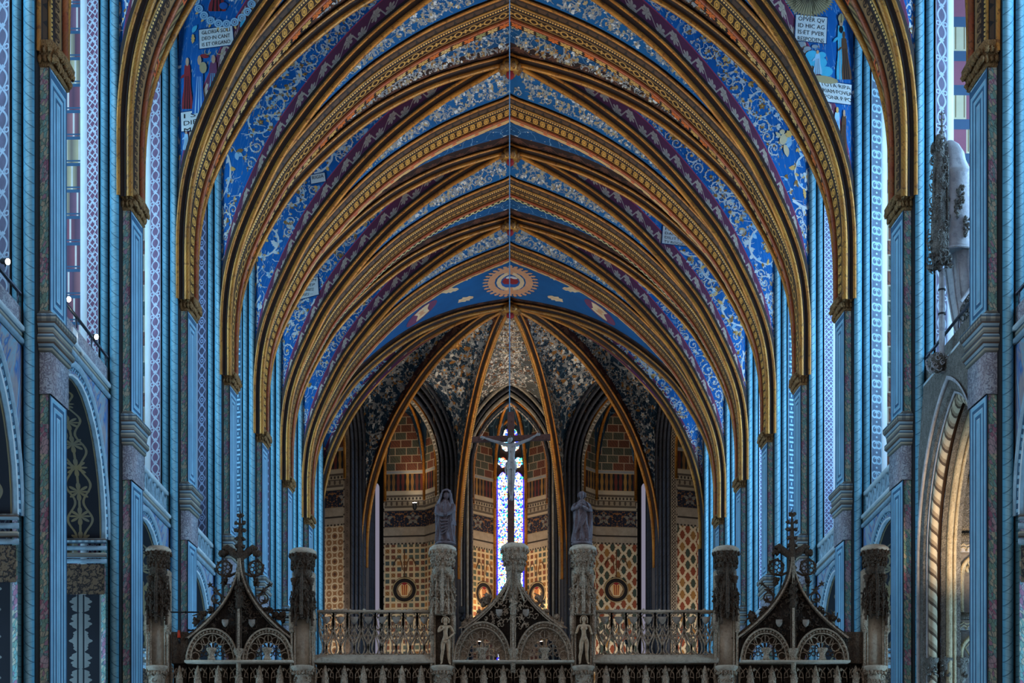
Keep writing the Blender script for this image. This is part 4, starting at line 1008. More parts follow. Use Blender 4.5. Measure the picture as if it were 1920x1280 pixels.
     UV=np.zeros((2,21,2)); UV[1,:,0]=.8; UV[...,1]=al; U2=UV.copy(); U2[...,0]/=.8; mb.grid(P,'dark_gold_ornament',UV,U2)
     mb.grid(np.array([arcpts(hw-.02,a0+1.05),arcpts(hw-.12,a0+1.06),arcpts(hw-.14,a0+1.2),arcpts(hw,a0+1.25)]),'gold_fine')
     mb.grid(np.array([arcpts(hw+.2,a0+1.25),arcpts(hw+.2,a0+4.1)]),'chapel_blue')
     mb.build('arch_soffit',g)
     # jamb below the arch
     mb=MB()
     for e,yy in ((1,ym+hw),(-1,ym-hw)):
         mb.grid(np.array([[(sh(0,a0),yy,-1.6),(sh(0,a0),yy,zsp)],[(sh(0,a0+.10),yy,-1.6),(sh(0,a0+.10),yy,zsp)]]),'garland')
         P=np.array([[(sh(0,a0+.10),yy,z) for z in (-1.6,zsp-1.3)],[(sh(0,a0+1.05),yy,z) for z in (-1.6,zsp-1.3)]]); mb.grid(P,'candelabra_panel')
         mb.grid(np.array([[(sh(0,a0+1.25),yy+e*.1,-1.6),(sh(0,a0+1.25),yy+e*.1,8.5)],[(sh(0,a0+4.1),yy+e*.1,-1.6),(sh(0,a0+4.1),yy+e*.1,8.5)]]),'chapel_blue')
         P=np.array([[(sh(0,a0+.02),yy-e*.02,z) for z in (zsp-1.3,zsp-.6)],[(sh(0,a0+1.05),yy-e*.02,z) for z in (zsp-1.3,zsp-.6)]]); mb.grid(P,'relief_dark')
         for z,o in ((zsp-.58,.05),(zsp-.45,.1),(zsp-.28,.05),(zsp-.12,.12)):
             mb.box(min(sh(0,a0-.03),sh(0,a0+1.1)),max(sh(0,a0-.03),sh(0,a0+1.1)),yy-o*(1 if e>0 else 0),yy+o*(1 if e<0 else 0),z,z+.1,'gallery_pale' if o<.1 else 'cornice_bands')
     mb.build('chapel_jamb',g)
    if tribune: a0=.52
    mb=MB(); mb.box(min(sh(0,a0),sh(0,4.6)),max(sh(0,a0),sh(0,4.6)),y0-.3,y1+.3,zg-.05,zg+.12,'plaster'); mb.build('gallery_floor',g)
    mb=MB(); 
    for z0_,z1_,o,m in ((zg-.03,zg+.05,.07,'gallery_pale'),(zg+.05,zg+.21,.03,'cornice_bands'),(zg+.21,zg+.29,.08,'white_edge')):
        mb.box(min(sh(0,a0-o),sh(0,a0+.3)),max(sh(0,a0-o),sh(0,a0+.3)),y0-.02,y1+.02,z0_,z1_,m)
    mb.build('string_course',g)
    mb=MB(); zt_=rail-.25
    if b<=0: # solid painted parapet
        P=np.array([[(sh(0,a0+.02),y0,z) for z in (zg+.29,zt_)],[(sh(0,a0+.02),y1,z) for z in (zg+.29,zt_)]]); mb.grid(P,'relief_frieze' if not tribune else 'tribune_carved')
        mb.box(min(sh(0,a0+.03),sh(0,a0+.15)),max(sh(0,a0+.03),sh(0,a0+.15)),y0,y1,zg+.29,zt_,'gallery_pale')
    else:
        k=11
        for i in range(k):
            c=y0+(y1-y0)*(i+.5)/k; w_=(y1-y0)/k*.5; x=sh(0,a0+.08); z0_,z1_=zg+.29,rail-.08
            for e in (-1,1):
                pts=[(x,c+e*w_*(.95-.6*sin(pi*t)),z0_+(z1_-z0_)*t) for t in (0,.15,.3,.5,.7,.85,1)]; mb.tube(pts,.035,'gallery_pale',4,up=(1,0,0))
            mb.tube([(x,c,z0_),(x,c+w_*.5,z0_+(z1_-z0_)*.35),(x,c,(z0_+z1_)/2)],.03,'gallery_pale',4,up=(1,0,0))
        mb.box(min(x-.08,x+.08),max(x-.08,x+.08),y0,y1,rail-.1,rail-.0,'white_edge')
    mb.build('parapet',g)
    if b<=0:
        mb=MB(); x=sh(0,a0+.02); mb.tube([(x,y0+.02,rail),(x,y1-.02,rail)],.035,'metal_rail',8)
        for i in range(5): yy=y0+.2+(y1-y0-.4)*i/4; mb.tube([(x,yy,zt_),(x,yy,rail)],.02,'metal_rail',6)
        mb.build('hand_rail',g)
    # solid cores between bays (buttress behind the pier)
for s in (-1,1):
    for b in range(-1,7): bay_wall(b,s)
    mb=MB()
    for n in range(0,8):
        ye=YE(n) if n<7 else BOSS_Y+1.6; W=WS(s)
        xa,xb=sorted((s*(W+.30),s*(W+5))); mb.box(xa,xb,ye-TH+.24,ye-.24,-1.6,29.5,'hidden_stone')
        xa,xb=sorted((s*(W+.08),s*(W+.31)));  mb.box(xa,xb,ye-1.02,ye-.02,-1.6,16.2 if n<7 else 14,'hidden_stone') if n<7 else None
    mb.build('buttress_core',walls[s])
# roof slab above the vault so that no daylight leaks through
mb=MB(); mb.box(-20,20,26,108,31.5,31.8,'hidden_stone')
mb.build('roof_slab',ceiling)
# ================================================================= apse chapels
def chapel(center_th, a, b, zones, name, label, glass=None):
    a=np.array(a);b=np.array(b); mid=(a+b)/2; al=b-a; hwf=np.linalg.norm(al)/2; al=al/np.linalg.norm(al); out=mid-np.array([0,BOSS_Y]); out/=np.linalg.norm(out)
    if al@np.array([1,0])<0 and abs(al[0])>.3: al=-al
    hw=2.05 if hwf<3.5 else 2.3
    d0=hwf-hw; 
    sec=[]; N=4
    for i in range(N):
        n0=d0*(1-i/N)-.06; a_=.05+.16*i; sec.append(('shaft',[(x,y) for x,y in roll(a_+.07,n0-.02,.085,150,400,7)],'rope_apse' if name!='m' or i%2 else 'stone_pale')); sec.append(('groove',[(a_+.14,n0+.04),(a_+.16,n0-.05)],'groove'))
    sec+= [('ornament_strip',[(.70,-.02),(1.02,-.02)],{'s':'strip_keydark','m':'strip_keydark','a':'strip_figures','b':'strip_lattice_cream'}[name]),('white_border',[(1.02,-.02),(1.10,.02)],'wall_marble')]
    t=opening(label,[(p,q,m) for p,q,m in sec],tuple(mid),tuple(out),tuple(al),hw,22.3,-1.6,group='chapel arches of the apse')
    # chapel walls: side, oblique, back
    bh=.86 if glass=='glass' else .42; bd=3.55 if glass=='glass' else 3.75
    pl=[(-hw-.03,1.08),(-hw-.03,2.25),(-bh,bd),(bh,bd),(hw+.03,2.25),(hw+.03,1.08)]
    def W3(q,aa,z): return (mid[0]+out[0]*aa+al[0]*q, mid[1]+out[1]*aa+al[1]*q, z)
    mb=MB()
    for i in range(5):
        (q0,a0),(q1,a1)=pl[i],pl[i+1]; L=math.dist(pl[i],pl[i+1])
        zz=sorted(zones)
        for (z0,z1,m) in zones:
            if i==2 and glass!='no':
                if z0<5:
                    Pg=np.array([[W3(q0,a0,z0),W3(q0,a0,5.2)],[W3(q1,a1,z0),W3(q1,a1,5.2)]]); UV=np.array([[[0,0],[0,5.2-z0]],[[L,0],[L,5.2-z0]]]); mb.grid(Pg,m,UV,UV); z0=5.2
                # leave the window open: strips on both sides only
                for (qa,qb) in ((-bh,-bh+.06),(bh-.06,bh)):
                    mb.grid(np.array([[W3(qa,bd,z0),W3(qa,bd,z1)],[W3(qb,bd,z0),W3(qb,bd,z1)]]),'wall_marble')
                continue
            Pg=np.array([[W3(q0,a0,z0),W3(q0,a0,z1)],[W3(q1,a1,z0),W3(q1,a1,z1)]]); UV=np.array([[[0,0],[0,z1-z0]],[[L,0],[L,z1-z0]]]) + np.array([ {0:0,1:.33,2:0,3:.66,4:1.0}[i], 0])
            mb.grid(Pg,m,UV,UV)
    # painted roundels with a striped shield, and scroll ornaments above them, on the oblique walls
    for i in (1,3):
        (q0,a0),(q1,a1)=pl[i],pl[i+1]; c0=np.array(W3(q0,a0,0)); c1=np.array(W3(q1,a1,0)); L=np.linalg.norm(c1-c0); ax=(c1-c0)/L; nn=np.array([-ax[1],ax[0],0]); ctr=np.array(W3(0,1.5,0))
        if (ctr-c0)@nn<0: nn=-nn
        A=Art(9); R0=.70; x0=L*.5; zr=15.9; A.ellipse(x0,zr,R0,R0,'p_dark',1,0,28); A.ellipse(x0,zr,R0*.98,R0*.98,'p_sand',2,0,28,.93); A.ellipse(x0,zr,R0*.62,R0*.62,'p_sand',2,0,24); A.ellipse(x0,zr,R0*.58,R0*.58,'p_brown',3,0,24); A.ellipse(x0,zr,R0*.52,R0*.52,'p_cream',4,0,24)
        for k in range(7): A.strip([(x0+(-.21+.06*k)*(1-.25*t),zr+.28-.56*t) for t in (0,.5,1)],[(x0+(-.15+.06*k)*(1-.25*t),zr+.28-.56*t) for t in (0,.5,1)],('p_gold','p_red')[k%2],5)
        A.leaf(x0,zr+.28,pi/2,.14,.16,'p_red',0,0,None,6)
        for s_ in (-1,1):
            A.stem([(x0+s_*(.3+.08*sin(j)),zr+.25-.12*j) for j in range(6)],.02,.02,'p_brown',5)
            A.stem([(x0+s_*(.12+.26*(1-cos(j*.55))),17.0+.42*sin(j*.75)+.1*j) for j in range(9)],.03,.015,'p_brown',2)
        A.stem([(x0,zr+R0+.1*j) for j in range(16)],.03,.03,'p_brown',2)
        A.emit(mb,Flat2((c0[0],c0[1],0),ax,(0,0,1),nn))
    mb.build('chapel_wall',t)
    # chapel vault: gilt ribs from the little boss
    bs=(0,2.0); zbv=26.35; zspr=22.0
    mb=MB(); mw=MB(); C=[(-hw,1.0),(-hw,2.25),(-bh,bd-.05),(bh,bd-.05),(hw,2.25),(hw,1.0)]
    def ribp(c,off=0):
        pts=[]
        for i in range(13):
            u=i/12; ang=u*pi/2; f=sin(ang); z=zspr+(zbv-zspr)*cos(ang)**.85+off; pts.append(W3(bs[0]+(c[0]-bs[0])*f, bs[1]+(c[1]-bs[1])*f, z))
        pts.append(W3(c[0],c[1],zspr-1.2)); return pts
    rp=[ribp(c) for c in C]
    for p in rp: mb.tube(p,.085,'rib_orange',8)
    for i in range(5):
        A_=np.array(ribp(C[i],.12)[:13]); B_=np.array(ribp(C[i+1],.12)[:13]); rows=[]
        for j in range(7):
            w_=j/6; g=1-abs(2*w_-1)**2.2; M=A_*(1-w_)+B_*w_; top=zbv+.1-.6*(np.arange(13)/12)**2; M[:,2]=M[:,2]+(top-M[:,2])*g*.95; rows.append(M)
        mw.grid(np.array(rows),'web_apse')
    c=W3(0,2.0,zbv-.05); mb.blob(c,(.2,.2,.14),'gold_fine'); mb.build('chapel_rib',t); mw.build('chapel_vault',t)
    # face arch in gold just inside the opening
    return t,W3,mid,out,al,hw
ZL=[(-1.6,18.4,'wall_tiles'),(18.4,19.3,'wall_marble'),(19.3,20.3,'wall_friezeb'),(20.3,21.28,'wall_friezea'),(21.28,22.3,'wall_columns'),(22.3,22.42,'plaster'),(22.42,27.5,'wall_brick')]
def zs_(m): return [(a,b,m if k==0 else q) for k,(a,b,q) in enumerate(ZL)]
CH={}
for s in (-1,1):
    V=[apv(t,s) for t in TH_]
    CH[(s,1)]=chapel(0,V[0],V[1],zs_('wall_tiles' if s<0 else 'wall_hex'),'s','apse chapel arch %s of the stained glass window, with painted tile walls'%SIDE[s],'day')
    CH[(s,2)]=chapel(0,V[1],V[2],zs_('wall_oct' if s<0 else 'wall_hex'),'a' if s<0 else 'b','outer %s apse chapel arch, seen edge on beside the last shafts'%SIDE[s],'day')
CH[0]=chapel(0,apv(TH_[0],-1),apv(TH_[0],1),zs_('wall_tiles'),'m','central apse chapel arch that holds the stained glass window','glass')
# windows of the apse chapels
for key,(t,W3,mid,out,al,hw) in CH.items():
    L=lancet(.80,24.4,5.0,1.0,8,2) if key==0 else lancet(.13,21.5,5.0,1.0,8,2)
    k={0:20,(-1,1):21,(1,1):22,(-1,2):23,(1,2):24}[key]
    wn=empty('window_%d'%k,(mid[0]+out[0]*3.6,mid[1]+out[1]*3.6,E+12),kind='structure'); mb=MB()
    if key==0:
        # two lancet lights with quatrefoils above
        def light(q0,hwL,zb,zs):
            LL=lancet(hwL,zs,zb,1.0,6,10); n=len(LL)//2; rows=[]
            Pg=np.array([[W3(q0+q,3.62,z) for q,z in LL[:n+1]],[W3(q0-q,3.62,z) for q,z in LL[:n+1]]]); UV=np.array([[(q,z) for q,z in LL[:n+1]],[(-q,z) for q,z in LL[:n+1]]]); U2=UV.copy(); U2[0,:,0]=0;U2[1,:,0]=1
            mb.grid(Pg,'stained_glass',UV,U2)
        light(-.42,.34,5.2,22.3); light(.42,.34,5.2,22.3)
        def foil(q,z,r,lobes=4):
            for i in range(lobes):
                a=2*pi*i/lobes; c=(q+r*.5*cos(a),z+r*.5*sin(a)); n=10; V=[W3(c[0]+r*.52*cos(2*pi*j/n),3.61,c[1]+r*.52*sin(2*pi*j/n)) for j in range(n)]; UVc=[(c[0]+r*.5*cos(2*pi*j/n),c[1]+r*.5*sin(2*pi*j/n)) for j in range(n)]
                mb.add(V,[tuple(range(n))],'stained_glass',UVc,[(.5,.5)]*n)
        foil(-.42,23.4,.29); foil(.42,23.4,.29); foil(0,24.65,.66,6)
        for (q,z) in ((-.66,22.55),(.66,22.55),(-.62,23.6),(.62,23.6),(0,23.4),(-.12,22.4),(.12,22.4)): 
            n=6; mb.add([W3(q+.07*cos(a),3.6,z+.07*sin(a)) for a in [2*pi*j/n for j in range(n)]],[tuple(range(n))],'stained_glass',[(.3,.2)]*n,[(.5,.5)]*n)
        mb.build('stained_glass',wn)
        mb=MB(); Lb=lancet(.86,24.6,4.9,1.0,8,2); mb.add([W3(q,3.66,z) for q,z in Lb],[tuple(range(len(Lb)))],'window_frame'); 
        mb.tube([W3(0,3.58,5),W3(0,3.58,22.2)],.06,'window_frame',6); mb.build('window_frame',wn)
        mb=MB(); mb.tube([W3(q,3.5,z) for q,z in lancet(.88,24.3,15,1.0,8,2)],.09,'rib_orange',8); mb.build('window_frame',wn)
    else:
        mb.add([W3(q,3.8,z) for q,z in L],[tuple(range(len(L)))],'daylight_apse'); mb.build('window_pane',wn)
# outside walls behind the apse chapels
ap=empty('wall_back',(0,98,0),kind='structure'); mb=MB(); pts=[(-16,80),(-16,90),(-9,99),(9,99),(16,90),(16,80)]
for i in range(5):
    (xa,ya),(xb,yb)=pts[i],pts[i+1]; mb.grid(np.array([[(xa,ya,-1.6),(xa,ya,31.5)],[(xb,yb,-1.6),(xb,yb,31.5)]]),'hidden_stone')
mb.build('apse_outer_wall',ap)
# piers of the apse
for s in (-1,1):
    for k,th in enumerate(TH_):
        v=np.array(apv(th,s)); o=v-np.array([0,BOSS_Y]); o/=np.linalg.norm(o); p=np.array([-o[1],o[0]])
        t=empty('apse_pier',(v[0],v[1],0),'dark shafted apse pier, %s one %s of the stained glass'%(['first','second','third'][k],SIDE[s]),'pier','piers between the apse chapels')
        mb=MB(); 
        def Q(a,b): return tuple(v+o*a+p*b)
        mb.tube([(*Q(.02,0),-1.6),(*Q(.02,0),16.2)],.11,'rope_apse',8); mb.build('shaft',t)
        mb=MB()
        w1,w2=.32,(1.1 if k==0 else 1.2)
        c=[Q(.1,-.2),Q(.1,.2),Q(4.2,w2+.9),Q(4.2,-w2-.9)]
        mb.hexa([(*c[0],-1.6),(*c[1],-1.6),(*c[2],-1.6),(*c[3],-1.6),(*c[0],22),(*c[1],22),(*c[2],22),(*c[3],22)],'hidden_stone')
        mb.build('pier_core',t)
# ================================================================= choir screen (openwork stone)
YJ=38.5
def jx(p): return px(p,YJ)
def jz(p): return pz(p,YJ)
def J(p,q,dy=0.0): return (jx(p),YJ+dy,jz(q))
U=YJ/F                      # metres per photo pixel at the screen
SS='screen_stone'
def frieze_blobs(mb,x0,x1,z,dy,r,n,mat,seed=0,jit=.5):
    rr=random.Random(seed)
    for i in range(n):
        x=x0+(x1-x0)*(i+.5)/n; mb.blob((x+rr.uniform(-r,r)*jit,YJ+dy+rr.uniform(-r,r)*.3,z+rr.uniform(-r,r)*jit),(r*.8,r*.8,r*rr.uniform(.7,1.3)),mat,5,.45,seed*50+i)
def scrollwork(mb,c,r,n,mat,seed,th=.012,zsq=1.0):
    """tangle of small carved curls on a drum of radius r around c"""
    rr=random.Random(seed)
    for i in range(n):
        a=rr.uniform(-pi,0) if rr.random()<.8 else rr.uniform(0,pi); z0=rr.uniform(-1,1)*zsq; q=rr.uniform(.03,.08); tw=rr.choice((-1,1)); pts=[]
        for k in range(6):
            t=k/5*4.6; ra=q*(1-.12*k); aa=a+ra*cos(t*tw)/r; pts.append((c[0]+(r+.015)*cos(aa),c[1]+(r+.015)*sin(aa),c[2]+z0+ra*sin(t*tw)))
        mb.tube(pts,[th*(1-.1*k) for k in range(6)],mat,4)
def drum_capital(t,cx,top,wd,mat):
    """flared carved capital with a slab; cx photo column, top photo row"""
    mb=MB(); c=(jx(cx),YJ,jz(top)); r=wd/2*U
    mb.lathe([(r*1.0,-.10),(r*1.05,-.06),(r*1.02,-.02),(r*.8,.03),(r*.55,.05),(.01,.06)],c,'screen_plain',24); mb.build('capital_slab',t)
    mb=MB(); mb.lathe([(r*.55,-.62),(r*.72,-.56),(r*.70,-.48),(r*.80,-.42),(r*.78,-.34),(r*.86,-.28),(r*.93,-.16),(r*1.0,-.10)],c,mat,24)
    scrollwork(mb,(c[0],c[1],c[2]-.26),r*.86,46,mat,int(cx),.014,.15)
    for row,z in enumerate((-.13,-.30,-.42)):
        for i in range(16):
            a=2*pi*i/16+row; q=r*(1.0,.86,.8)[row]; mb.blob((c[0]+q*cos(a),c[1]+q*sin(a),c[2]+z),(.035,.035,.045),mat,5,.4,i+row*20)
    mb.build('capital',t)
def pinnacles(t,cx,ytop,ybot,wd,mat,seed,ragged=False):
    """clustered canopy of small buttresses, gablets and pinnacles"""
    mb=MB(); rr=random.Random(seed); X0=jx(cx); zt=jz(ytop); zb=jz(ybot); H=zt-zb; r=wd/2*U
    mb.lathe([(r*.95,0),(r*.9,H*.3),(r*.62,H*.6),(r*.5,H*.85),(r*.5,H)],(X0,YJ,zb),mat,8,1,pi/8)
    for i in range(7):
        a=-pi+pi*i/6; q=r*(1.0); x=X0+q*cos(a)*.96; y=YJ+q*sin(a)*.9-.02; h=H*rr.uniform(.55,.8)*(1 if i%2 else 1.15); z0=zb-(rr.uniform(0,.25) if ragged else 0)
        mb.tube([(x,y,z0),(x,y,z0+h*.55)],.032,mat,4); mb.tube([(x,y,z0+h*.55),(x,y,z0+h*.6),(x*.98+X0*.02,y,z0+h*.95)],[.045,.034,.004],mat,4)
        for k in range(5): mb.blob((x+rr.choice((-1,1))*.03,y-.01,z0+h*(.2+.15*k)),(.03,.03,.028),mat,4,.4,k+i*9)
        # gablet
        if i<6:
            a2=a+pi/12; x2=X0+q*cos(a2)*.93; y2=YJ+q*sin(a2)*.93-.03; g=.05
            for zz in (.12,.38):
                mb.tube([(x2-g,y2,zb+H*zz),(x2-.01,y2,zb+H*(zz+.13)),(x2,y2,zb+H*(zz+.2))],.011,mat,4); mb.tube([(x2+g,y2,zb+H*zz),(x2+.01,y2,zb+H*(zz+.13)),(x2,y2,zb+H*(zz+.2))],.011,mat,4)
    for s in (-1,1):
        for q in (.6,1.0):
            x=X0+s*r*q*.72; mb.lathe([(.03,0),(.055,.02),(.05,.06),(.075,.1),(.08,.16),(.03,.18)],(x,YJ-r*.3,zb+H*(1.02-.32*q)),mat,8)
            mb.tube([(x,YJ-r*.3,zb+H*.3),(x,YJ-r*.3,zb+H*(1.02-.32*q))],.03,mat,6)
    # central slender pinnacle
    mb.tube([(X0,YJ-r-.04,zb+H*.05),(X0,YJ-r-.04,zb+H*.6),(X0,YJ-r*.8,zb+H*.95),(X0,YJ-r*.9,zb+H*1.35)],[.045,.04,.03,.008],mat,4)
    scrollwork(mb,(X0,YJ,zb+H*.28),r*.95,60,mat,seed+5,.012,H*.3); scrollwork(mb,(X0,YJ,zb+H*.75),r*.6,20,mat,seed+6,.012,H*.2)
    mb.build('pinnacle_canopy',t)
def niche(t,cx,ytop,ybot,wd,mat,plain):
    mb=MB(); x0=jx(cx-wd/2); x1=jx(cx+wd/2); z0=jz(ybot); z1=jz(ytop)
    mb.box(x0+.06,x1-.06,YJ-.02,YJ+.16,z0,z1,plain)
    mb.build('niche_back',t); mb=MB()
    for x in (x0,x0+.07,x1-.07,x1): mb.tube([(x,YJ-.10 if x in (x0,x1) else YJ-.05,z0-.1),(x,YJ-.10 if x in (x0,x1) else YJ-.05,z1)],.028,mat,8)
    for x in (x0,x1):
        mb.box(x-.05,x+.05,YJ-.16,YJ+.1,z1-.42,z1-.05,mat); mb.hexa([(x-.05,YJ-.16,z1-.05),(x+.05,YJ-.16,z1-.05),(x+.05,YJ+.1,z1-.05),(x-.05,YJ+.1,z1-.05),(x-.01,YJ-.05,z1+.12),(x+.01,YJ-.05,z1+.12),(x+.01,YJ,z1+.12),(x-.01,YJ,z1+.12)],mat); mb.blob((x,YJ-.15,z1-.45),(.06,.05,.05),mat)
    mb.build('niche_shafts',t)
def corbel(t,cx,ytop,wd,mat):
    mb=MB(); r=wd/2*U; z=jz(ytop); X0=jx(cx)
    mb.lathe([(.08,-.75),(r*.62,-.70),(r*.66,-.12),(r*.85,-.07),(r*1.0,-.02),(r*1.02,.02),(r*.9,.04),(.01,.05)],(X0,YJ-.06,z),'screen_plain',16)
    scrollwork(mb,(X0,YJ-.06,z-.36),r*.66,40,mat,int(cx)+3,.014,.3)
    for i in range(10):
        a=-pi+pi*i/9; mb.blob((X0+r*.8*cos(a),YJ-.06+r*.8*sin(a),z-.13),(.04,.04,.05),mat,5,.4,i)
    mb.build('corbel',t)
def screen_pier(cx,top,lab,statue=False,wd=50,seed=0):
    t=empty('screen_pier',(jx(cx),YJ,0),lab,'pier','piers of the carved choir screen')
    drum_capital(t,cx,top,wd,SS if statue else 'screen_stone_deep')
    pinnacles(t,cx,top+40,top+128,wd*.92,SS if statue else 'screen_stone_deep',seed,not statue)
    niche(t,cx,1152 if statue else 1148,1252,wd*.84,SS,'screen_stone_deep' if statue else 'screen_plain')
    corbel(t,cx,1252,wd*.9,SS)
    mb=MB(); x0=jx(cx-wd*.42); x1=jx(cx+wd*.42); mb.box(x0,x1,YJ+.05,YJ+.35,-1.6,jz(top+40),SS); mb.box(x0-.04,x1+.04,YJ+.0,YJ+.4,-1.6,jz(1300),SS); mb.build('pier_core',t)
    return t
for i,(cx,top,st,wd,lab) in enumerate(((297,1028,0,46,'far left screen pier beside the blue pier, with empty niche and carved drum top'),(568,1032,0,49,'screen pier with empty niche between left gable and balustrade'),
    (830,1026,1,49,'screen pier carrying the hooded statue with the bearded nude in its niche'),(1093,1026,1,49,'screen pier carrying the curly haired robed statue with the long haired nude in its niche'),
    (1361,1028,0,49,'screen pier with empty niche between balustrade and right gable'),(1640,1026,0,50,'far right screen pier with empty niche next to the carved arch'))):
    screen_pier(cx,top,lab,bool(st),wd,i)
# ---- balustrades
def flame_panel(mb,x0,x1,z0,z1,mat,shield=True,k=0):
    w_=x1-x0; h=z1-z0; c=(x0+x1)/2; y=YJ+.12; T_=.024
    def P(u,v): return (c+u*w_/2,y,z1-v*h)
    A_=lambda pts,r=T_: mb.tube([P(*p) for p in pts],r*1.35 if r<.02 else r,mat,4,ry=2.2)
    A_([(-.86,.10),(-.6,.03),(0,.015),(.6,.03),(.86,.10)],.012)
    A_([(-1,0),(-1,.30),(-.93,.42),(-.55,.60),(-.1,.74),(0,.82),(-.08,.92),(-.3,.98),(-.6,1)]); A_([(1,0),(1,.30),(.93,.42),(.55,.60),(.1,.74),(0,.82),(.08,.92),(.3,.98),(.6,1)])
    A_([(-1,.45),(-.9,.58),(-.62,.72),(-.5,.86),(-.7,.97),(-1,1)],.013); A_([(1,.45),(.9,.58),(.62,.72),(.5,.86),(.7,.97),(1,1)],.013)
    A_([(-.95,.36),(-.6,.42),(-.3,.36),(-.35,.27)],.012); A_([(.95,.36),(.6,.42),(.3,.36),(.35,.27)],.012)
    A_([(0,.30),(-.1,.44),(-.38,.52),(-.5,.58)],.012); A_([(0,.30),(.1,.44),(.38,.52),(.5,.58)],.012); A_([(0,.44),(0,.72)],.011)
    A_([(-.3,.50),(-.05,.60),(-.2,.66)],.010); A_([(.3,.50),(.05,.60),(.2,.66)],.010); A_([(0,.82),(0,1)],.010)
    A_([(-.9,.14),(-.75,.3),(-.6,.36)],.012); A_([(.9,.14),(.75,.3),(.6,.36)],.012)
    for (u,v) in ((-.6,.42),(.6,.42),(-.35,.55),(.35,.55),(0,.78),(-1,.45),(1,.45),(-.62,.12),(.62,.12)): mb.blob(P(u,v),(.022,.04,.026),mat,5,.4,int(k*13+u*9))
    if shield:
        s=w_*.26; q=[(-s,0),(s,0),(s,-s*.9),(s*.55,-s*1.6),(0,-s*2.1),(-s*.55,-s*1.6),(-s,-s*.9)]; zc=z1-h*.11
        mb.prism([(c+a,zc+b) for a,b in q],y-.05,y-.02,'shield_grey')
def balustrade(p0,p1,n,lab):
    t=empty('balustrade',(jx((p0+p1)/2),YJ,jz(1243)+E),lab,'balustrade','flame tracery balustrades of the choir screen')
    x0,x1=jx(p0),jx(p1)
    for i in range(n):
        mb=MB(); flame_panel(mb,x0+(x1-x0)*i/n,x0+(x1-x0)*(i+1)/n,jz(1226),jz(1146),SS,True,i); mb.build('tracery_panel',t)
    mb=MB(); mb.box(x0-.05,x1+.05,YJ+.04,YJ+.22,jz(1147),jz(1142.5),'screen_plain')
    rr=random.Random(4)
    for i in range(20): mb.blob((x0+(x1-x0)*rr.random(),YJ+.1,jz(1142)),(.03,.03,.03),'screen_plain',5,.4,i)
    mb.build('top_rail',t)
    mb=MB(); mb.hexa([(x0-.1,YJ-.16,jz(1243)),(x1+.1,YJ-.16,jz(1243)),(x1+.1,YJ+.4,jz(1243)),(x0-.1,YJ+.4,jz(1243)),(x0-.1,YJ-.02,jz(1227)),(x1+.1,YJ-.02,jz(1227)),(x1+.1,YJ+.4,jz(1227)),(x0-.1,YJ+.4,jz(1227))],'screen_plain'); mb.build('ledge',t)
balustrade(598,808,8,'stone balustrade of shields and flame tracery left of the central gable')
balustrade(1120,1338,8,'stone balustrade of shields and flame tracery right of the central gable')
# ---- gables with twin round arches
def shieldat(mb,p,q,s=6):
    k=s*U; mb.prism([(jx(p)+a*k,jz(q)+b*k) for a,b in ((-1,1),(1,1),(1,0),(.6,-.9),(0,-1.4),(-.6,-.9),(-1,0))],YJ-.16,YJ-.12,'shield_grey')
def wheel(mb,p,q,r,mat,spokes=6):
    c=(jx(p),YJ,jz(q)); R=r*U
    mb.tube([(c[0]+R*cos(a),c[1],c[2]+R*sin(a)) for a in np.linspace(0,2*pi,25)],.022,mat,6,caps=False)
    for i in range(spokes):
        a=2*pi*i/spokes+.3; cc=(c[0]+R*.58*cos(a),c[2]+R*.58*sin(a)); mb.tube([(cc[0]+R*.3*cos(b),c[1],cc[1]+R*.3*sin(b)) for b in np.linspace(0,2*pi,11)],.014,mat,5,caps=False)
        mb.blob((c[0]+R*1.08*cos(a),c[1],c[2]+R*1.08*sin(a)),.03,mat,5,.4,i)
def crocket(mb,p,q,s,mat,seed,ang=0):
    c=(jx(p),YJ,jz(q)); rr=random.Random(seed)
    for i in range(9):
        a=ang+rr.uniform(-1.6,1.6); d=rr.uniform(.2,1)*s*U; mb.blob((c[0]+d*cos(a),YJ+rr.uniform(-.06,.06),c[2]+d*sin(a)),(s*U*rr.uniform(.22,.42),.06,s*U*rr.uniform(.22,.42)),mat,6,.45,seed+i)
    for i in range(3):
        a=ang+(i-1)*.8; mb.tube([c,(c[0]+s*U*.8*cos(a),YJ,c[2]+s*U*.8*sin(a)),(c[0]+s*U*1.25*cos(a+.6),YJ,c[2]+s*U*1.25*sin(a+.6))],[.03,.025,.01],mat,5)
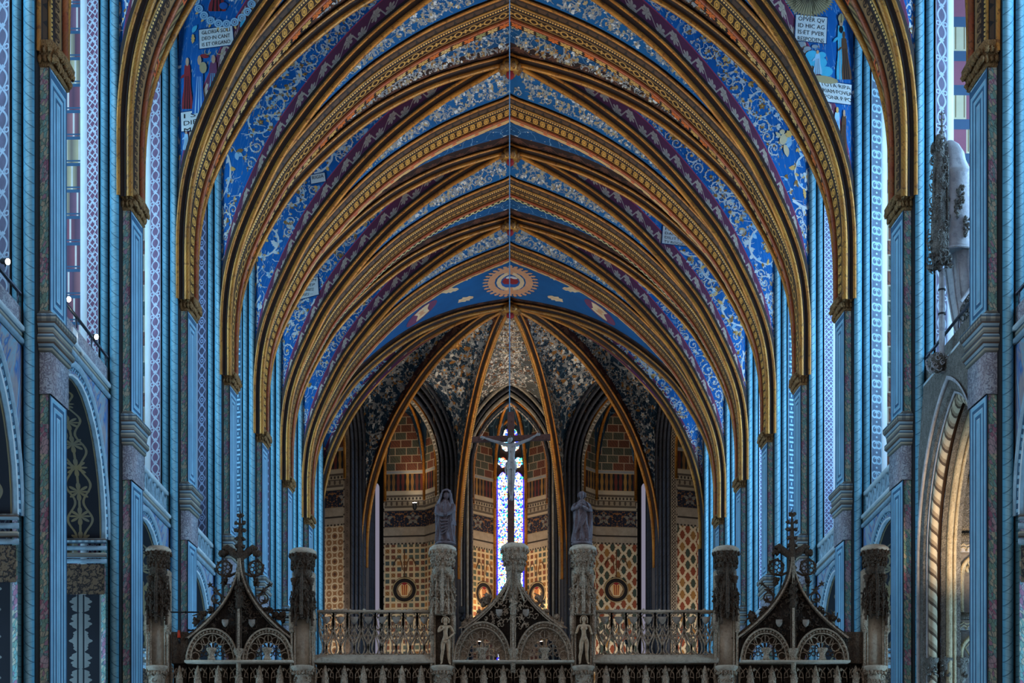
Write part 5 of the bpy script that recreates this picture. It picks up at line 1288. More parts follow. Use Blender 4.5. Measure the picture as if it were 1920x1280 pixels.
def gable(cx,hw,base,apex,name_lab,finial=True,mat='screen_stone_deep',al=(352,447),ar=(457,550),atop=1180,pw=2.1):
    t=empty('gable',(jx(cx),YJ,jz(1243)+E),name_lab,'gable','ogee gables of the choir screen')
    def edge(s,o=0,n=16,y=-.12):
        pts=[]
        for i in range(n+1):
            h=i/n; off=(hw+o)*(1-h)**pw+3.0*(1-h)+1+o*.3; pts.append((jx(cx+s*off),YJ+y,jz(base-(base-apex)*h)))
        return pts
    mb=MB()
    for s in (-1,1):
        a=edge(s,0); b=edge(s,7,y=-.02); c=edge(s,12,y=.25); d=edge(s,0,y=.25)
        mb.grid(np.array([a,b,c]),mat); mb.tube(a,.026,SS,6); mb.tube(edge(s,-6,y=-.13),.014,mat,5); mb.tube(b,.02,mat,5)
        for i in range(1,15):
            p=edge(s,5,y=-.06)[i]; mb.blob(p,(.045,.05,.04),mat,5,.45,i+int(cx))
    mb.build('ogee_coping',t)
    # tympanum: solid field between coping and arches
    arches=[]
    for (l,r) in (al,ar):
        c_=(l+r)/2; R_=(r-l)/2; arches.append((c_,R_))
    mb=MB(); n=44
    for i in range(n):
        pa=cx-hw-4+(2*hw+8)*i/n; pb=cx-hw-4+(2*hw+8)*(i+1)/n
        def top(p):
            off=abs(p-cx); lo,hi=0,1
            for _ in range(20):
                h=(lo+hi)/2; o=hw*(1-h)**pw+3*(1-h)+1
                if o>off: lo=h
                else: hi=h
            return base-(base-apex)*lo
        def bot(p):
            y_=base+46
            for c_,R_ in arches:
                if abs(p-c_)<R_: y_=min(y_,1240-(1240-atop)*sqrt(max(0,1-((p-c_)/R_)**2)))
            return max(y_,top(p)) if y_<base+46 else 1240
        ta,tb,ba,bb=top(pa),top(pb),bot(pa),bot(pb)
        mb.hexa([(jx(pa),YJ-.02,jz(ba)),(jx(pb),YJ-.02,jz(bb)),(jx(pb),YJ+.12,jz(bb)),(jx(pa),YJ+.12,jz(ba)),(jx(pa),YJ-.02,jz(ta)),(jx(pb),YJ-.02,jz(tb)),(jx(pb),YJ+.12,jz(tb)),(jx(pa),YJ+.12,jz(ta))],'relief_deep')
    rr=random.Random(int(cx))
    for i in range(130):   # carved relief in the field
        h=rr.uniform(0,.75); off=(hw*(1-h)**pw)*rr.uniform(-.85,.85); p=cx+off; q=base-(base-apex)*h
        if any(((p-c_)/(R_+2))**2+((1240-q)/(1242-atop))**2<1 for c_,R_ in arches): continue
        k=rr.uniform(3,6)*U; tw=rr.choice((-1,1)); ph=rr.uniform(0,6)
        mb.tube([(jx(p)+k*(1-.12*j)*cos(ph+tw*j*.9),YJ-.075,jz(q)+k*(1-.12*j)*sin(ph+tw*j*.9)) for j in range(6)],[.016-.0015*j for j in range(6)],mat,4)
    for (p,q) in ((cx-26,base-28),(cx+24,base-28)): shieldat(mb,p,q,6)
    mb.build('tympanum',t)
    # twin arches
    for (c_,R_) in arches:
        a=MB()
        for r_,w,y in ((1.0,.024,-.15),(.93,.014,-.10),(.86,.018,-.13)):
            a.tube([(jx(c_-R_*r_*cos(q)),YJ+y,jz(1240-(1240-atop)*r_*sin(q))) for q in np.linspace(0,pi,25)],w,SS,6)
        a.grid(np.array([[(jx(c_-R_*r_*cos(q)),YJ+y,jz(1240-(1240-atop)*r_*sin(q))) for q in np.linspace(0,pi,25)] for r_,y in ((1.0,-.13),(.86,-.06),(.80,.06))]),mat)
        for i in range(22):
            q=pi*(i+.5)/22; a.blob((jx(c_-R_*.93*cos(q)),YJ-.13,jz(1240-(1240-atop)*.93*sin(q))),.028,SS,5,.45,i)
        for i in range(7):   # cusps
            q=pi*(i+.5)/7; cc=(jx(c_-R_*.70*cos(q)),jz(1240-(1240-atop)*.70*sin(q))); rr2=R_*U*.16
            a.tube([(cc[0]+rr2*cos(b),YJ-.06,cc[1]+rr2*sin(b)) for b in np.linspace(0,2*pi,9)],.012,SS,4,caps=False)
            q2=pi*i/6; a.tube([(jx(c_-R_*.84*cos(q2)),YJ-.06,jz(1240-(1240-atop)*.84*sin(q2))),(jx(c_-R_*.55*cos(q2)),YJ-.06,jz(1240-(1240-atop)*.55*sin(q2)))],[.02,.006],SS,4)
        a.build('arch_moulding',t)
        a=MB()     # inner tracery of small foils: openwork that shows the nave behind
        x0,x1=jx(c_-R_*.62),jx(c_+R_*.62); zb=jz(1232); zt=jz(atop+20)
        for e in (-.5,.5):
            ce=c_+R_*.42*e*1.3
            for (du,dv,r_) in ((0,18,5),(-6,9,4.2),(6,9,4.2),(0,3,4),(-9,1,3.5),(9,1,3.5)):
                k=r_*U; a.tube([(jx(ce+du)+k*cos(b),YJ+.02,jz(1228-dv)+k*sin(b)) for b in np.linspace(0,2*pi,11)],.012,mat,5,caps=False)
            a.tube([(jx(ce-R_*.26*cos(b)),YJ+.02,jz(1232-26*sin(b))) for b in np.linspace(0,pi,13)],.02,mat,5)
        a.tube([(jx(c_),YJ+.02,jz(1236)),(jx(c_),YJ+.02,jz(atop+16))],.026,mat,6)
        # solid spandrel ring between tracery and arch
        a.grid(np.array([[(jx(c_-R_*r_*cos(q)),YJ+.06,jz(1240-(1240-atop)*r_*sin(q))) for q in np.linspace(0,pi,21)] for r_ in (.82,.60)]),mat)
        a.build('window_tracery',t)
        a=MB(); a.lathe([(.06,-.02),(.10,0),(.075,.05),(.06,.12),(.085,.17),(.12,.22),(.125,.26),(.09,.27)],(jx(c_),YJ-.2,jz(1240)+.02),SS,10); a.build('pedestal',t)
    mb=MB(); mb.tube([(jx(cx),YJ-.2,jz(1222)),(jx(cx),YJ-.2,jz(apex+10))],.03,SS,6); mb.tube([(jx(cx-4),YJ-.16,jz(1240)),(jx(cx-4),YJ-.16,jz(apex+55))],.02,mat,4); mb.tube([(jx(cx+4),YJ-.16,jz(1240)),(jx(cx+4),YJ-.16,jz(apex+55))],.02,mat,4)
    mb.lathe([(.05,-.5),(.06,-.12),(.1,-.05),(.12,0),(.11,.05),(.04,.06)],(jx(cx),YJ-.2,jz(1222)),SS,10)
    for k in range(7): mb.blob((jx(cx)+(-1)**k*.04,YJ-.22,jz(apex+50+k*6)),(.05,.05,.06),mat,5,.45,k)
    mb.tube([(jx(cx),YJ-.22,jz(apex+96)),(jx(cx),YJ-.22,jz(apex+92)),(jx(cx),YJ-.22,jz(apex+40))],[.02,.075,.012],mat,6)
    mb.build('mullion',t)
    if finial:
        mb=MB(); 
        mb.tube([J(cx,apex+4),J(cx,apex-6),J(cx,apex-20),J(cx,apex-50),J(cx,apex-92)],[.09,.11,.075,.045,.008],mat,6)
        for k,(h,w_) in enumerate(((24,8),(38,8),(54,9),(68,9),(82,4))):
            for s in (-1,1): mb.blob((jx(cx+s*w_*.8),YJ,jz(apex-h)),(.055,.05,.045),mat,6,.4,k); mb.tube([J(cx,apex-h+4),J(cx+s*w_,apex-h-1)],.02,mat,5)
        for s in (-1,1):
            mb.tube([J(cx+s*3,apex-4),J(cx+s*14,apex-12),J(cx+s*26,apex-22),J(cx+s*33,apex-20)],[.08,.09,.08,.03],mat,6)
            for k in range(6): mb.blob(J(cx+s*(12+4.4*k),apex-13-3*sin(k)),(.07,.08,.07),mat,6,.5,k+3)
        mb.build('finial',t)
        for s in (-1,1):
            mb=MB()
            wheel(mb,cx+s*30,apex+17,14,mat); mb.tube([J(cx+s*8,apex+26),J(cx+s*20,apex+32),J(cx+s*30,apex+31)],.03,mat,5)
            crocket(mb,cx+s*26,apex+44,9,mat,int(cx)+s,pi/2-s*1.2)
            # star-shaped iron-like sprigs
            for (dx,dy,r_) in ((44,60,9),(56,48,6),(47,78,8)):
                for a in range(5): b=a*2*pi/5+.4; mb.tube([J(cx+s*dx,apex+dy),J(cx+s*dx+r_*cos(b),apex+dy-r_*sin(b))],[.03,.006],mat,4)
                mb.tube([J(cx+s*(dx-12),apex+dy+10),J(cx+s*dx,apex+dy)],.022,mat,4)
            mb.tube([J(cx+s*(44+9*cos(b)),apex+74-9*sin(b)) for b in np.linspace(0,2*pi,11)],.018,mat,5)
            crocket(mb,cx+s*72,base-36,15,mat,int(cx)+9*s,pi/2-s*.6); crocket(mb,cx+s*52,base-50,9,mat,int(cx)+5*s,pi/2-s*.6)
            mb.build('crockets',t)
    else:
        for s in (-1,1):
            mb=MB(); crocket(mb,cx+s*47,base-52,13,SS,int(cx)+s*3,pi/2-s*.9); crocket(mb,cx+s*80,base-10,13,SS,int(cx)+s*5,pi/2-s*.6); crocket(mb,cx+s*62,base-30,6,SS,int(cx)+s*7,pi/2-s*.6)
            mb.build('crockets',t)
    mb=MB(); mb.box(jx(al[0]-2),jx(ar[1]+2),YJ-.3,YJ+.35,jz(1244),jz(1240),'screen_plain'); mb.build('ledge',t)
    return t
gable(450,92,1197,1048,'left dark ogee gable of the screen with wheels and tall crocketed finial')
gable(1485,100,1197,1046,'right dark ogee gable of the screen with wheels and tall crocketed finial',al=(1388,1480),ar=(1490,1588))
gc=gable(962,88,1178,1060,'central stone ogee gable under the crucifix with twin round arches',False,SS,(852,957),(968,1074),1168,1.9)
# central capital that carries the cross
t=empty('cross_pedestal',(jx(965),YJ,0),'flared carved stone pedestal at the top of the central gable, foot of the cross','pedestal')
drum_capital(t,965,1023,50,SS); mb=MB(); mb.lathe([(.10,-.7),(.13,-.45),(.17,-.2),(.17,.1),(.19,.3)],(jx(963),YJ,jz(1078)),SS,10); scrollwork(mb,(jx(963),YJ,jz(1090)),.27,50,SS,77,.013,.35) if 0 else None
for s in (-1,1): mb.tube([J(963+s*3,1060,-.2),J(963+s*8,1100,-.25),J(963+s*20,1130,-.25)],.02,SS,5)
mb.build('pedestal_neck',t)
# ---- frieze of niches under the ledges, one wall piece per bay of the screen
def niche_wall(p0,p1,n,lab):
    t=empty('screen_wall',(jx((p0+p1)/2),YJ,0),lab,'screen','lower walls of the choir screen')
    mb=MB(); x0,x1=jx(p0),jx(p1); mb.box(x0,x1,YJ+.22,YJ+.45,-1.6,jz(1243),'screen_stone_deep'); mb.build('back_wall',t)
    for i in range(n):
        c=x0+(x1-x0)*(i+.5)/n; w_=(x1-x0)/n; mb=MB(); z=jz(1246)
        mb.tube([(c,YJ-.02,z-.02),(c,YJ-.04,z-.12),(c,YJ-.06,z-.35),(c,YJ-.05,z-.62)],[.015,.05,.085,.09],SS,6)
        for k in range(12):
            a=k*2.4; mb.blob((c+.075*cos(a),YJ-.06+.06*sin(a),z-.12-.04*k),(.028,.03,.04),SS,5,.4,k+i)
        for s in (-1,1):
            mb.tube([(c+s*w_*.5,YJ-.02,z-1.4),(c+s*w_*.5,YJ-.02,z-.03)],.024,SS,4)
            mb.tube([(c+s*w_*.48,YJ,z-.40),(c+s*w_*.42,YJ,z-.2),(c+s*w_*.2,YJ,z-.08),(c+s*w_*.04,YJ,z-.16)],.014,SS,4)
            mb.tube([(c+s*w_*.5,YJ,z-.30),(c+s*w_*.25,YJ,z-.28),(c+s*w_*.30,YJ,z-.16),(c+s*w_*.46,YJ,z-.06)],.012,SS,4)
        mb.build('niche_canopy',t)
for p0,p1,n,l in ((322,352,1,'short screen wall piece between far left pier and left gable'),(352,545,5,'niche wall under the left gable'),(592,808,6,'niche wall under the left balustrade'),(852,1072,6,'niche wall under the central gable'),(1118,1340,6,'niche wall under the right balustrade'),(1386,1590,5,'niche wall under the right gable'),(1590,1618,1,'short screen wall piece beside far right pier')): niche_wall(p0,p1,n,l)
for (p0,p1,l) in ((321,353,'plain dark stone block between the far left screen pier and the left gable'),(1588,1618,'plain dark stone block between the right gable and the far right screen pier')):
    mb=MB(); mb.box(jx(p0),jx(p1),YJ+.0,YJ+.3,jz(1243),jz(1184),'screen_stone_deep'); tag(mb.build('stone_block',bevel=.01),l,'stone block')
# iron bars behind the left gable
for (a,b,q,l) in ((316,408,1146,'upper iron bar left of the left gable'),(352,378,1180,'lower iron bar left of the left gable'),(505,552,1142,'upper iron bar right of the left gable'),(512,552,1156,'lower iron bar right of the left gable')):
    mb=MB(); mb.tube([J(a,q,.1),J(b,q,.1)],.018,'metal_black',6)
    for k in range(4): mb.blob(J(a+(b-a)*k/3,q,.1),.03,'metal_black')
    tag(mb.build('iron_bar'),l,'iron bar')
mb=MB(); mb.tube([J(336,1182,-.05),J(336.5,1196,-.05)],[.03,.04],'orange_plastic',8); mb.tube([J(337,1196,-.05),J(338,1206,-.05)],.02,'metal_black',6); tag(mb.build('work_torch'),'small orange and black torch hanging by the left screen wall','torch')
# black loudspeaker beside the statue pier
t=empty('loudspeaker',(jx(866),YJ,jz(1160)+E),'small black loudspeaker on the ledge right of the bearded nude statue','loudspeaker')
mb=MB(); mb.box(jx(860),jx(872),YJ-.1,YJ+.05,jz(1150),jz(1137),'metal_black'); mb.build('cabinet',t,bevel=.015)
mb=MB(); mb.tube([J(866,1150),J(866,1158)],.02,'metal_black',6); mb.blob(J(866,1160),(.07,.06,.07),'metal_black',8,.02); mb.build('bracket',t)
# ================================================================= statues
def skin_body(name, joints, edges, mat, parent, loc, sc=1.0, root='pelvis', lev=2):
    names=list(joints); idx={k:i for i,k in enumerate(names)}
    me=bpy.data.meshes.new(name); me.from_pydata([tuple(c*sc for c in joints[k][0]) for k in names],[(idx[a],idx[b]) for a,b in edges],[])
    me.materials.append(MAT[mat]); o=bpy.data.objects.new(name,me); COL.objects.link(o)
    m=o.modifiers.new('skin','SKIN'); m.use_smooth_shade=True; m.branch_smoothing=.6
    for k,i in idx.items():
        r=joints[k][1]; r=(r,r) if np.isscalar(r) else r
        me.skin_vertices[0].data[i].radius=(r[0]*sc,r[1]*sc); me.skin_vertices[0].data[i].use_root=(k==root)
    s=o.modifiers.new('sub','SUBSURF'); s.levels=lev; s.render_levels=lev
    if parent is not None:
        o.parent=parent; o.location=Vector(loc)-Vector(parent.location)
    else: o.location=loc
    return o
def hand_mesh(mb,p,d,up,sc,mat,curl=.5):
    """palm plus five fingers at p pointing along d"""
    d=Vector(d).normalized(); up=Vector(up).normalized(); sd=d.cross(up).normalized(); p=Vector(p)
    mb.tube([tuple(p-d*.02*sc),tuple(p+d*.04*sc),tuple(p+d*.085*sc)],[.026*sc,.038*sc,.034*sc],mat,8,ry=.5,up=tuple(up))
    for i,(o,L) in enumerate(((-.030,.068),(-.010,.08),(.010,.076),(.029,.058))):
        b=p+d*.08*sc+sd*o*sc; a=b+d*L*.5*sc-up*curl*.012*sc; c=a+d*L*.42*sc*(1-curl*.5)-up*curl*.045*sc
        mb.tube([tuple(b),tuple(a),tuple(c)],[.0095*sc,.009*sc,.006*sc],mat,6)
    b=p+d*.025*sc-sd*.032*sc; a=b+d*.03*sc-sd*.028*sc-up*.008*sc; c=a+d*.03*sc-sd*.008*sc-up*.016*sc
    mb.tube([tuple(b),tuple(a),tuple(c)],[.012*sc,.011*sc,.008*sc],mat,6)
def head_mesh(mb,c,sc,mat,tilt=(0,0),turn=0,beard=None):
    """face looks along -y; c centre of the head, sc head height"""
    V=[];n=14;m=12; R=Matrix.Rotation(turn,3,'Z')@Matrix.Rotation(tilt[0],3,'X')@Matrix.Rotation(tilt[1],3,'Y')
    for i in range(m+1):
        ph=-pi/2+pi*i/m
        for j in range(n):
            a=2*pi*j/n; x=cos(ph)*cos(a)*.36; y=cos(ph)*sin(a)*.43; z=sin(ph)*.5
            if z<-.1: x*=1-(-.1-z)*.9; y=y*(1-(-.1-z)*.7)-(-.1-z)*.06
            fr_=max(0,-sin(a))*cos(ph)
            if fr_>.75:
                if abs(cos(a))<.2 and -.22<z<.1: y-=.075          # nose
                if .02<z<.16 and abs(cos(a))>.2: y+=.03            # eye sockets
                if -.34<z<-.22: y-=.02                             # lips
            V.append(tuple(Vector(c)+R@Vector((x*sc,y*sc,z*sc))))
    Fc=[(i*n+j,i*n+(j+1)%n,(i+1)*n+(j+1)%n,(i+1)*n+j) for i in range(m) for j in range(n)]
    mb.add(V,Fc,mat)
    for s in (-1,1):
        mb.blob(tuple(Vector(c)+R@Vector((s*.13*sc,-.36*sc,.06*sc))),(.05*sc,.04*sc,.03*sc),mat,6,.02)
        mb.blob(tuple(Vector(c)+R@Vector((s*.35*sc,.03*sc,0))),(.04*sc,.07*sc,.11*sc),mat,6,.1)
    return R
def hair_mesh(mb,c,sc,mat,R,length=1.0,curly=True,seed=0):
    rr=random.Random(seed); n=26
    for i in range(n):
        a=pi*(-.08+1.16*i/(n-1)); pts=[]; 
        for k in range(7):
            t=k/6; el=pi/2*(1-t*1.25); rad=.44+.05*sin(k*2+i)*(1 if curly else .3); z=sin(el)*.5 if el>0 else el*.55*length
            w=cos(max(el,0)); pts.append(tuple(Vector(c)+R@Vector((rad*w*cos(a)*sc,(rad*w*sin(a)+.02)*sc,z*sc))))
        mb.tube(pts,[.05*sc]*2+[.075*sc]*4+[.04*sc],mat,5)
def drape(mb,rings,mat,k=44,folds=9,amp=.03,seed=0,rng_=(0,2*pi),open_=False):
    """loft of folded cloth; rings: (z,cx,cy,rx,ry,foldscale)"""
    rr=random.Random(seed); ph=[rr.uniform(0,6.28) for _ in range(4)]; V=[]
    n=k if not open_ else k+1; 
    P=np.zeros((len(rings),k+1,3))
    for i,(z,cx_,cy_,rx,ry,fs) in enumerate(rings):
        for j in range(k+1):
            a=rng_[0]+(rng_[1]-rng_[0])*j/k
            f=amp*fs*(sin(folds*a+ph[0]+i*.16)+.5*sin((folds*1.7//1)*a+ph[1]-i*.23)+.35*sin(4*a+ph[2]+i*.5))
            P[i,j]=(cx_+(rx+f)*cos(a),cy_+(ry+f)*sin(a),z+.0)
    mb.grid(P,mat)
def lerp_rings(keys,n):
    keys=np.array(keys,float); z=np.linspace(keys[0,0],keys[-1,0],n); o=np.argsort(keys[:,0]); K=keys[o]
    return [(q,)+tuple(np.interp(q,K[:,0],K[:,c]) for c in range(1,6)) for q in z]
# ---- hooded mourning statue on the left pier (height about 1.25 m)
X0,Y0,Z0=jx(835),YJ-.0,jz(1023)+.05
def wz(z): return Z0+z
t=empty('statue',(X0,Y0,Z0+E),'dark painted statue of a hooded veiled woman with bowed head and hands at her waist','statue')
W_='wood_statue'
mb=MB(); mb.lathe([(.24,-.03),(.25,.0),(.2,.04),(.1,.05)],(X0,Y0,Z0),W_,16); mb.blob((X0-.07,Y0-.16,Z0+.06),(.05,.09,.03),W_); mb.blob((X0+.08,Y0-.16,Z0+.06),(.05,.09,.03),W_); mb.build('base',t)
mb=MB(); drape(mb,[(wz(z),X0+a,Y0+b,c,d,e) for z,a,b,c,d,e in lerp_rings([(.03,0,0,.215,.17,1.3),(.18,0,0,.205,.16,1.2),(.45,-.01,-.01,.20,.155,1.0),(.62,-.01,0,.19,.145,.9),(.74,0,0,.19,.14,.7),(.88,0,.0,.18,.13,.5),(.96,.0,.0,.12,.1,.3),(1.02,.01,-.03,.055,.055,.0)],24)],W_,52,9,.022,1)
for k in range(5):      # swag folds across the skirt
    mb.tube([(X0-.19+.02*k,Y0-.06,wz(.62-.07*k)),(X0-.08,Y0-.175,wz(.50-.08*k)),(X0+.06,Y0-.185,wz(.50-.06*k)),(X0+.16,Y0-.10,wz(.66-.03*k))],[.012,.024,.024,.012],W_,6)
mb.build('robe',t)
mb=MB(); R=head_mesh(mb,(X0+.025,Y0-.075,wz(1.085)),.20,W_,(.45,0),.15); mb.build('head',t)
mb=MB(); drape(mb,[(wz(z),X0+a,Y0+b,c,d,e) for z,a,b,c,d,e in lerp_rings([(.42,.0,.03,.235,.17,1.0),(.62,.0,.03,.235,.165,.8),(.82,.0,.03,.225,.155,.5),(.95,.0,.03,.19,.145,.4),(1.05,.015,.0,.15,.145,.15),(1.14,.02,-.02,.135,.14,.1),(1.20,.025,-.03,.10,.11,.0),(1.235,.03,-.02,.04,.05,.0)],26)],W_,44,7,.014,4,(-pi/2+.62,3*pi/2-.62),True)
mb.tube([(X0-.11,Y0-.14,wz(.98)),(X0-.10,Y0-.165,wz(1.10)),(X0-.03,Y0-.185,wz(1.19)),(X0+.06,Y0-.185,wz(1.20)),(X0+.13,Y0-.165,wz(1.12)),(X0+.14,Y0-.14,wz(.98))],.016,W_,6)
drape(mb,[(wz(1.17),X0+.025,Y0-.07,.115,.125,0),(wz(1.21),X0+.025,Y0-.06,.10,.11,0),(wz(1.245),X0+.03,Y0-.03,.05,.06,0),(wz(1.25),X0+.03,Y0-.02,.005,.005,0)],W_,24,4,.0)
mb.build('veil',t)
mb=MB()
mb.tube([(X0-.17,Y0-.02,wz(.88)),(X0-.19,Y0-.08,wz(.72)),(X0-.12,Y0-.17,wz(.64)),(X0-.02,Y0-.2,wz(.62))],[.06,.065,.055,.035],W_,10); mb.tube([(X0+.18,Y0-.02,wz(.88)),(X0+.19,Y0-.08,wz(.76)),(X0+.12,Y0-.17,wz(.68)),(X0+.04,Y0-.2,wz(.64))],[.06,.06,.055,.035],W_,10)
mb.build('sleeves',t); mb=MB(); hand_mesh(mb,(X0-.02,Y0-.205,wz(.62)),(1,-.15,.05),(0,-1,.2),.75,W_,.6); hand_mesh(mb,(X0+.05,Y0-.215,wz(.645)),(-1,-.1,-.1),(0,-1,.2),.75,W_,.6); mb.build('hands',t)
# ---- robed statue with curly hair on the right pier
X0,Z0=jx(1091),jz(1023)+.05
t=empty('statue',(X0,Y0,Z0+E),'dark painted statue of a curly haired figure in a long cloak, hand on chest','statue')
mb=MB(); mb.lathe([(.24,-.03),(.25,.0),(.2,.04),(.1,.05)],(X0,Y0,Z0),W_,16); mb.blob((X0-.06,Y0-.16,Z0+.06),(.05,.09,.03),W_); mb.blob((X0+.08,Y0-.15,Z0+.06),(.05,.09,.03),W_); mb.build('base',t)
mb=MB(); drape(mb,[(wz(z),X0+a,Y0+b,c,d,e) for z,a,b,c,d,e in lerp_rings([(.03,.0,0,.205,.16,1.4),(.25,.0,0,.185,.15,1.3),(.5,-.005,-.01,.175,.14,1.0),(.7,.0,0,.17,.135,.9),(.82,.0,0,.175,.135,.5),(.90,.0,.0,.165,.12,.4),(.96,.0,.0,.10,.09,.2),(1.01,.0,-.01,.05,.05,.0)],24)],W_,52,8,.022,8)
for k in range(5): mb.tube([(X0-.16,Y0-.10,wz(.12+.02*k)),(X0-.10+.03*k,Y0-.17,wz(.34+.02*k)),(X0-.02+.03*k,Y0-.16,wz(.6)),(X0+.08,Y0-.12,wz(.8))],[.016,.018,.014,.01],W_,6)
mb.build('robe',t)
mb=MB(); drape(mb,[(wz(z),X0+a,Y0+b,c,d,e) for z,a,b,c,d,e in lerp_rings([(.12,.03,.03,.20,.15,1.0),(.4,.035,.03,.205,.15,1.0),(.62,.045,.02,.205,.155,.8),(.8,.03,.01,.21,.155,.5),(.92,.0,.0,.18,.14,.3),(.965,.0,.01,.11,.10,.0)],20)],W_,40,7,.016,12,(-pi/2+.75,3*pi/2-1.0),True); mb.build('cloak',t)
mb=MB(); R=head_mesh(mb,(X0+.0,Y0-.03,wz(1.105)),.19,W_,(-.22,.05),-.1); mb.build('head',t); mb=MB(); hair_mesh(mb,(X0,Y0-.03,wz(1.105)),.19,W_,R,1.0,True,3); mb.build('hair',t)
mb=MB(); mb.tube([(X0-.16,Y0,wz(.88)),(X0-.2,Y0-.07,wz(.78)),(X0-.13,Y0-.15,wz(.80)),(X0-.04,Y0-.18,wz(.87))],[.055,.06,.05,.03],W_,10); mb.tube([(X0+.16,Y0,wz(.88)),(X0+.19,Y0-.08,wz(.74)),(X0+.10,Y0-.17,wz(.76)),(X0+.0,Y0-.19,wz(.82))],[.055,.06,.05,.03],W_,10); mb.build('sleeves',t)
mb=MB(); hand_mesh(mb,(X0-.045,Y0-.185,wz(.87)),(.8,-.1,.5),(0,-1,.1),.72,W_,.5); hand_mesh(mb,(X0+.01,Y0-.195,wz(.825)),(-.9,-.1,.3),(0,-1,.1),.72,W_,.6); mb.build('hands',t)
# ---- nude niche figures
def nude(X0,Z0,H,lab,female):
    s=H/1.75; t=empty('statue',(X0,YJ-.22,Z0+E),lab,'statue'); y=-.0
    j={}
    f=female
    j['pelvis']=((0.02,0,.93),(.145 if f else .13,.105)); j['waist']=((0,0,1.08),(.115,.09)); j['chest']=((-.01,-.01,1.28),(.15 if f else .175,.12)); j['collar']=((0,0,1.43),(.10,.07)); j['neck']=((0,0,1.50),(.055,.055)); j['skull']=((0,-.01,1.60),(.07,.08))
    for sd,k in ((-1,'l'),(1,'r')):
        j['sh'+k]=((sd*.19,0,1.40),(.07,.065))
    if f:
        j['ell']=((-.25,.0,1.19),.045); j['wrl']=((-.30,-.12,1.12),.036); j['elr']=((.25,.0,1.19),.045); j['wrr']=((.29,-.12,1.08),.036)
    else:
        j['ell']=((-.27,-.06,1.20),.048); j['wrl']=((-.10,-.17,1.30),.034); j['elr']=((.31,.02,1.16),.048); j['wrr']=((.12,-.15,.97),.034)
    j['hipl']=((-.09,0,.85),.10); j['hipr']=((.11,0,.85),.10)
    j['thl']=((-.10,-.04,.68),.09); j['thr']=((.11,-.01,.68),.09); j['knl']=((-.10,-.08,.48),.062); j['knr']=((.10,-.02,.48),.062); j['cal']=((-.14,-.01,.32),.066); j['car']=((.11,.03,.32),.066); j['anl']=((-.14,0,.09),.036); j['anr']=((.14,.02,.09),.036); j['tol']=((-.17,-.15,.03),.032); j['tor']=((.18,-.13,.03),.032)
    e=[('pelvis','waist'),('waist','chest'),('chest','collar'),('collar','neck'),('neck','skull'),('collar','shl'),('collar','shr'),('shl','ell'),('ell','wrl'),('shr','elr'),('elr','wrr'),('pelvis','hipl'),('pelvis','hipr'),('hipl','thl'),('hipr','thr'),('thl','knl'),('thr','knr'),('knl','cal'),('knr','car'),('cal','anl'),('car','anr'),('anl','tol'),('anr','tor')]
    skin_body('body',j,e,'statue_stone',t,(X0,YJ-.22,Z0+E),s)
    def Q(x,y_,z): return (X0+x*s,YJ-.22+y_*s,Z0+z*s)
    mb=MB(); R=head_mesh(mb,Q(0,-.03,1.63),.235*s,'statue_stone',(0,.1 if not f else 0),0); hd=mb.build('head',t)
    mb=MB(); hair_mesh(mb,Q(0,-.02,1.63),.29*s,'statue_stone',R,2.0 if f else 1.3,not f,5)
    if not f:
        for i in range(5): mb.tube([Q(-.05+.025*i,-.10,1.54),Q(-.04+.02*i,-.13,1.45)],[.03*s,.015*s],'statue_stone',5)
    mb.build('hair',hd)
    mb=MB()
    if f:
        for sx in (-1,1): mb.blob(Q(sx*.07,-.105,1.30),(.055*s,.05*s,.055*s),'statue_stone',10,0)
        for i in range(6): mb.blob(Q(.0+.035*cos(i),-.125,.93+.04*sin(i)),(.045*s,.03*s,.05*s),'statue_stone',6,.4,i)
        mb.build('fig_leaf',t)
    else:
        hand_mesh(mb,Q(-.10,-.18,1.30),(.7,-.1,.35),(0,-1,0),s,'statue_stone',.4); hand_mesh(mb,Q(.11,-.16,.96),(-.8,-.1,-.3),(0,-1,0),s,'statue_stone',.7); mb.build('hands',t)
        mb=MB()
        for i in range(7): mb.blob(Q(-.01+.05*cos(i),-.14,.88+.05*sin(i)),(.05*s,.03*s,.05*s),'statue_stone',6,.4,i)
        mb.build('fig_leaf',t)
    return t
nude(jx(836),jz(1251)+.03,(1251-1164)*U*1.02,'pale stone nude man, bearded, one hand on chest, in the screen niche',False)
nude(jx(1094),jz(1251)+.03,(1251-1162)*U*1.02,'pale stone nude woman with long hair and broken forearms in the screen niche',True)
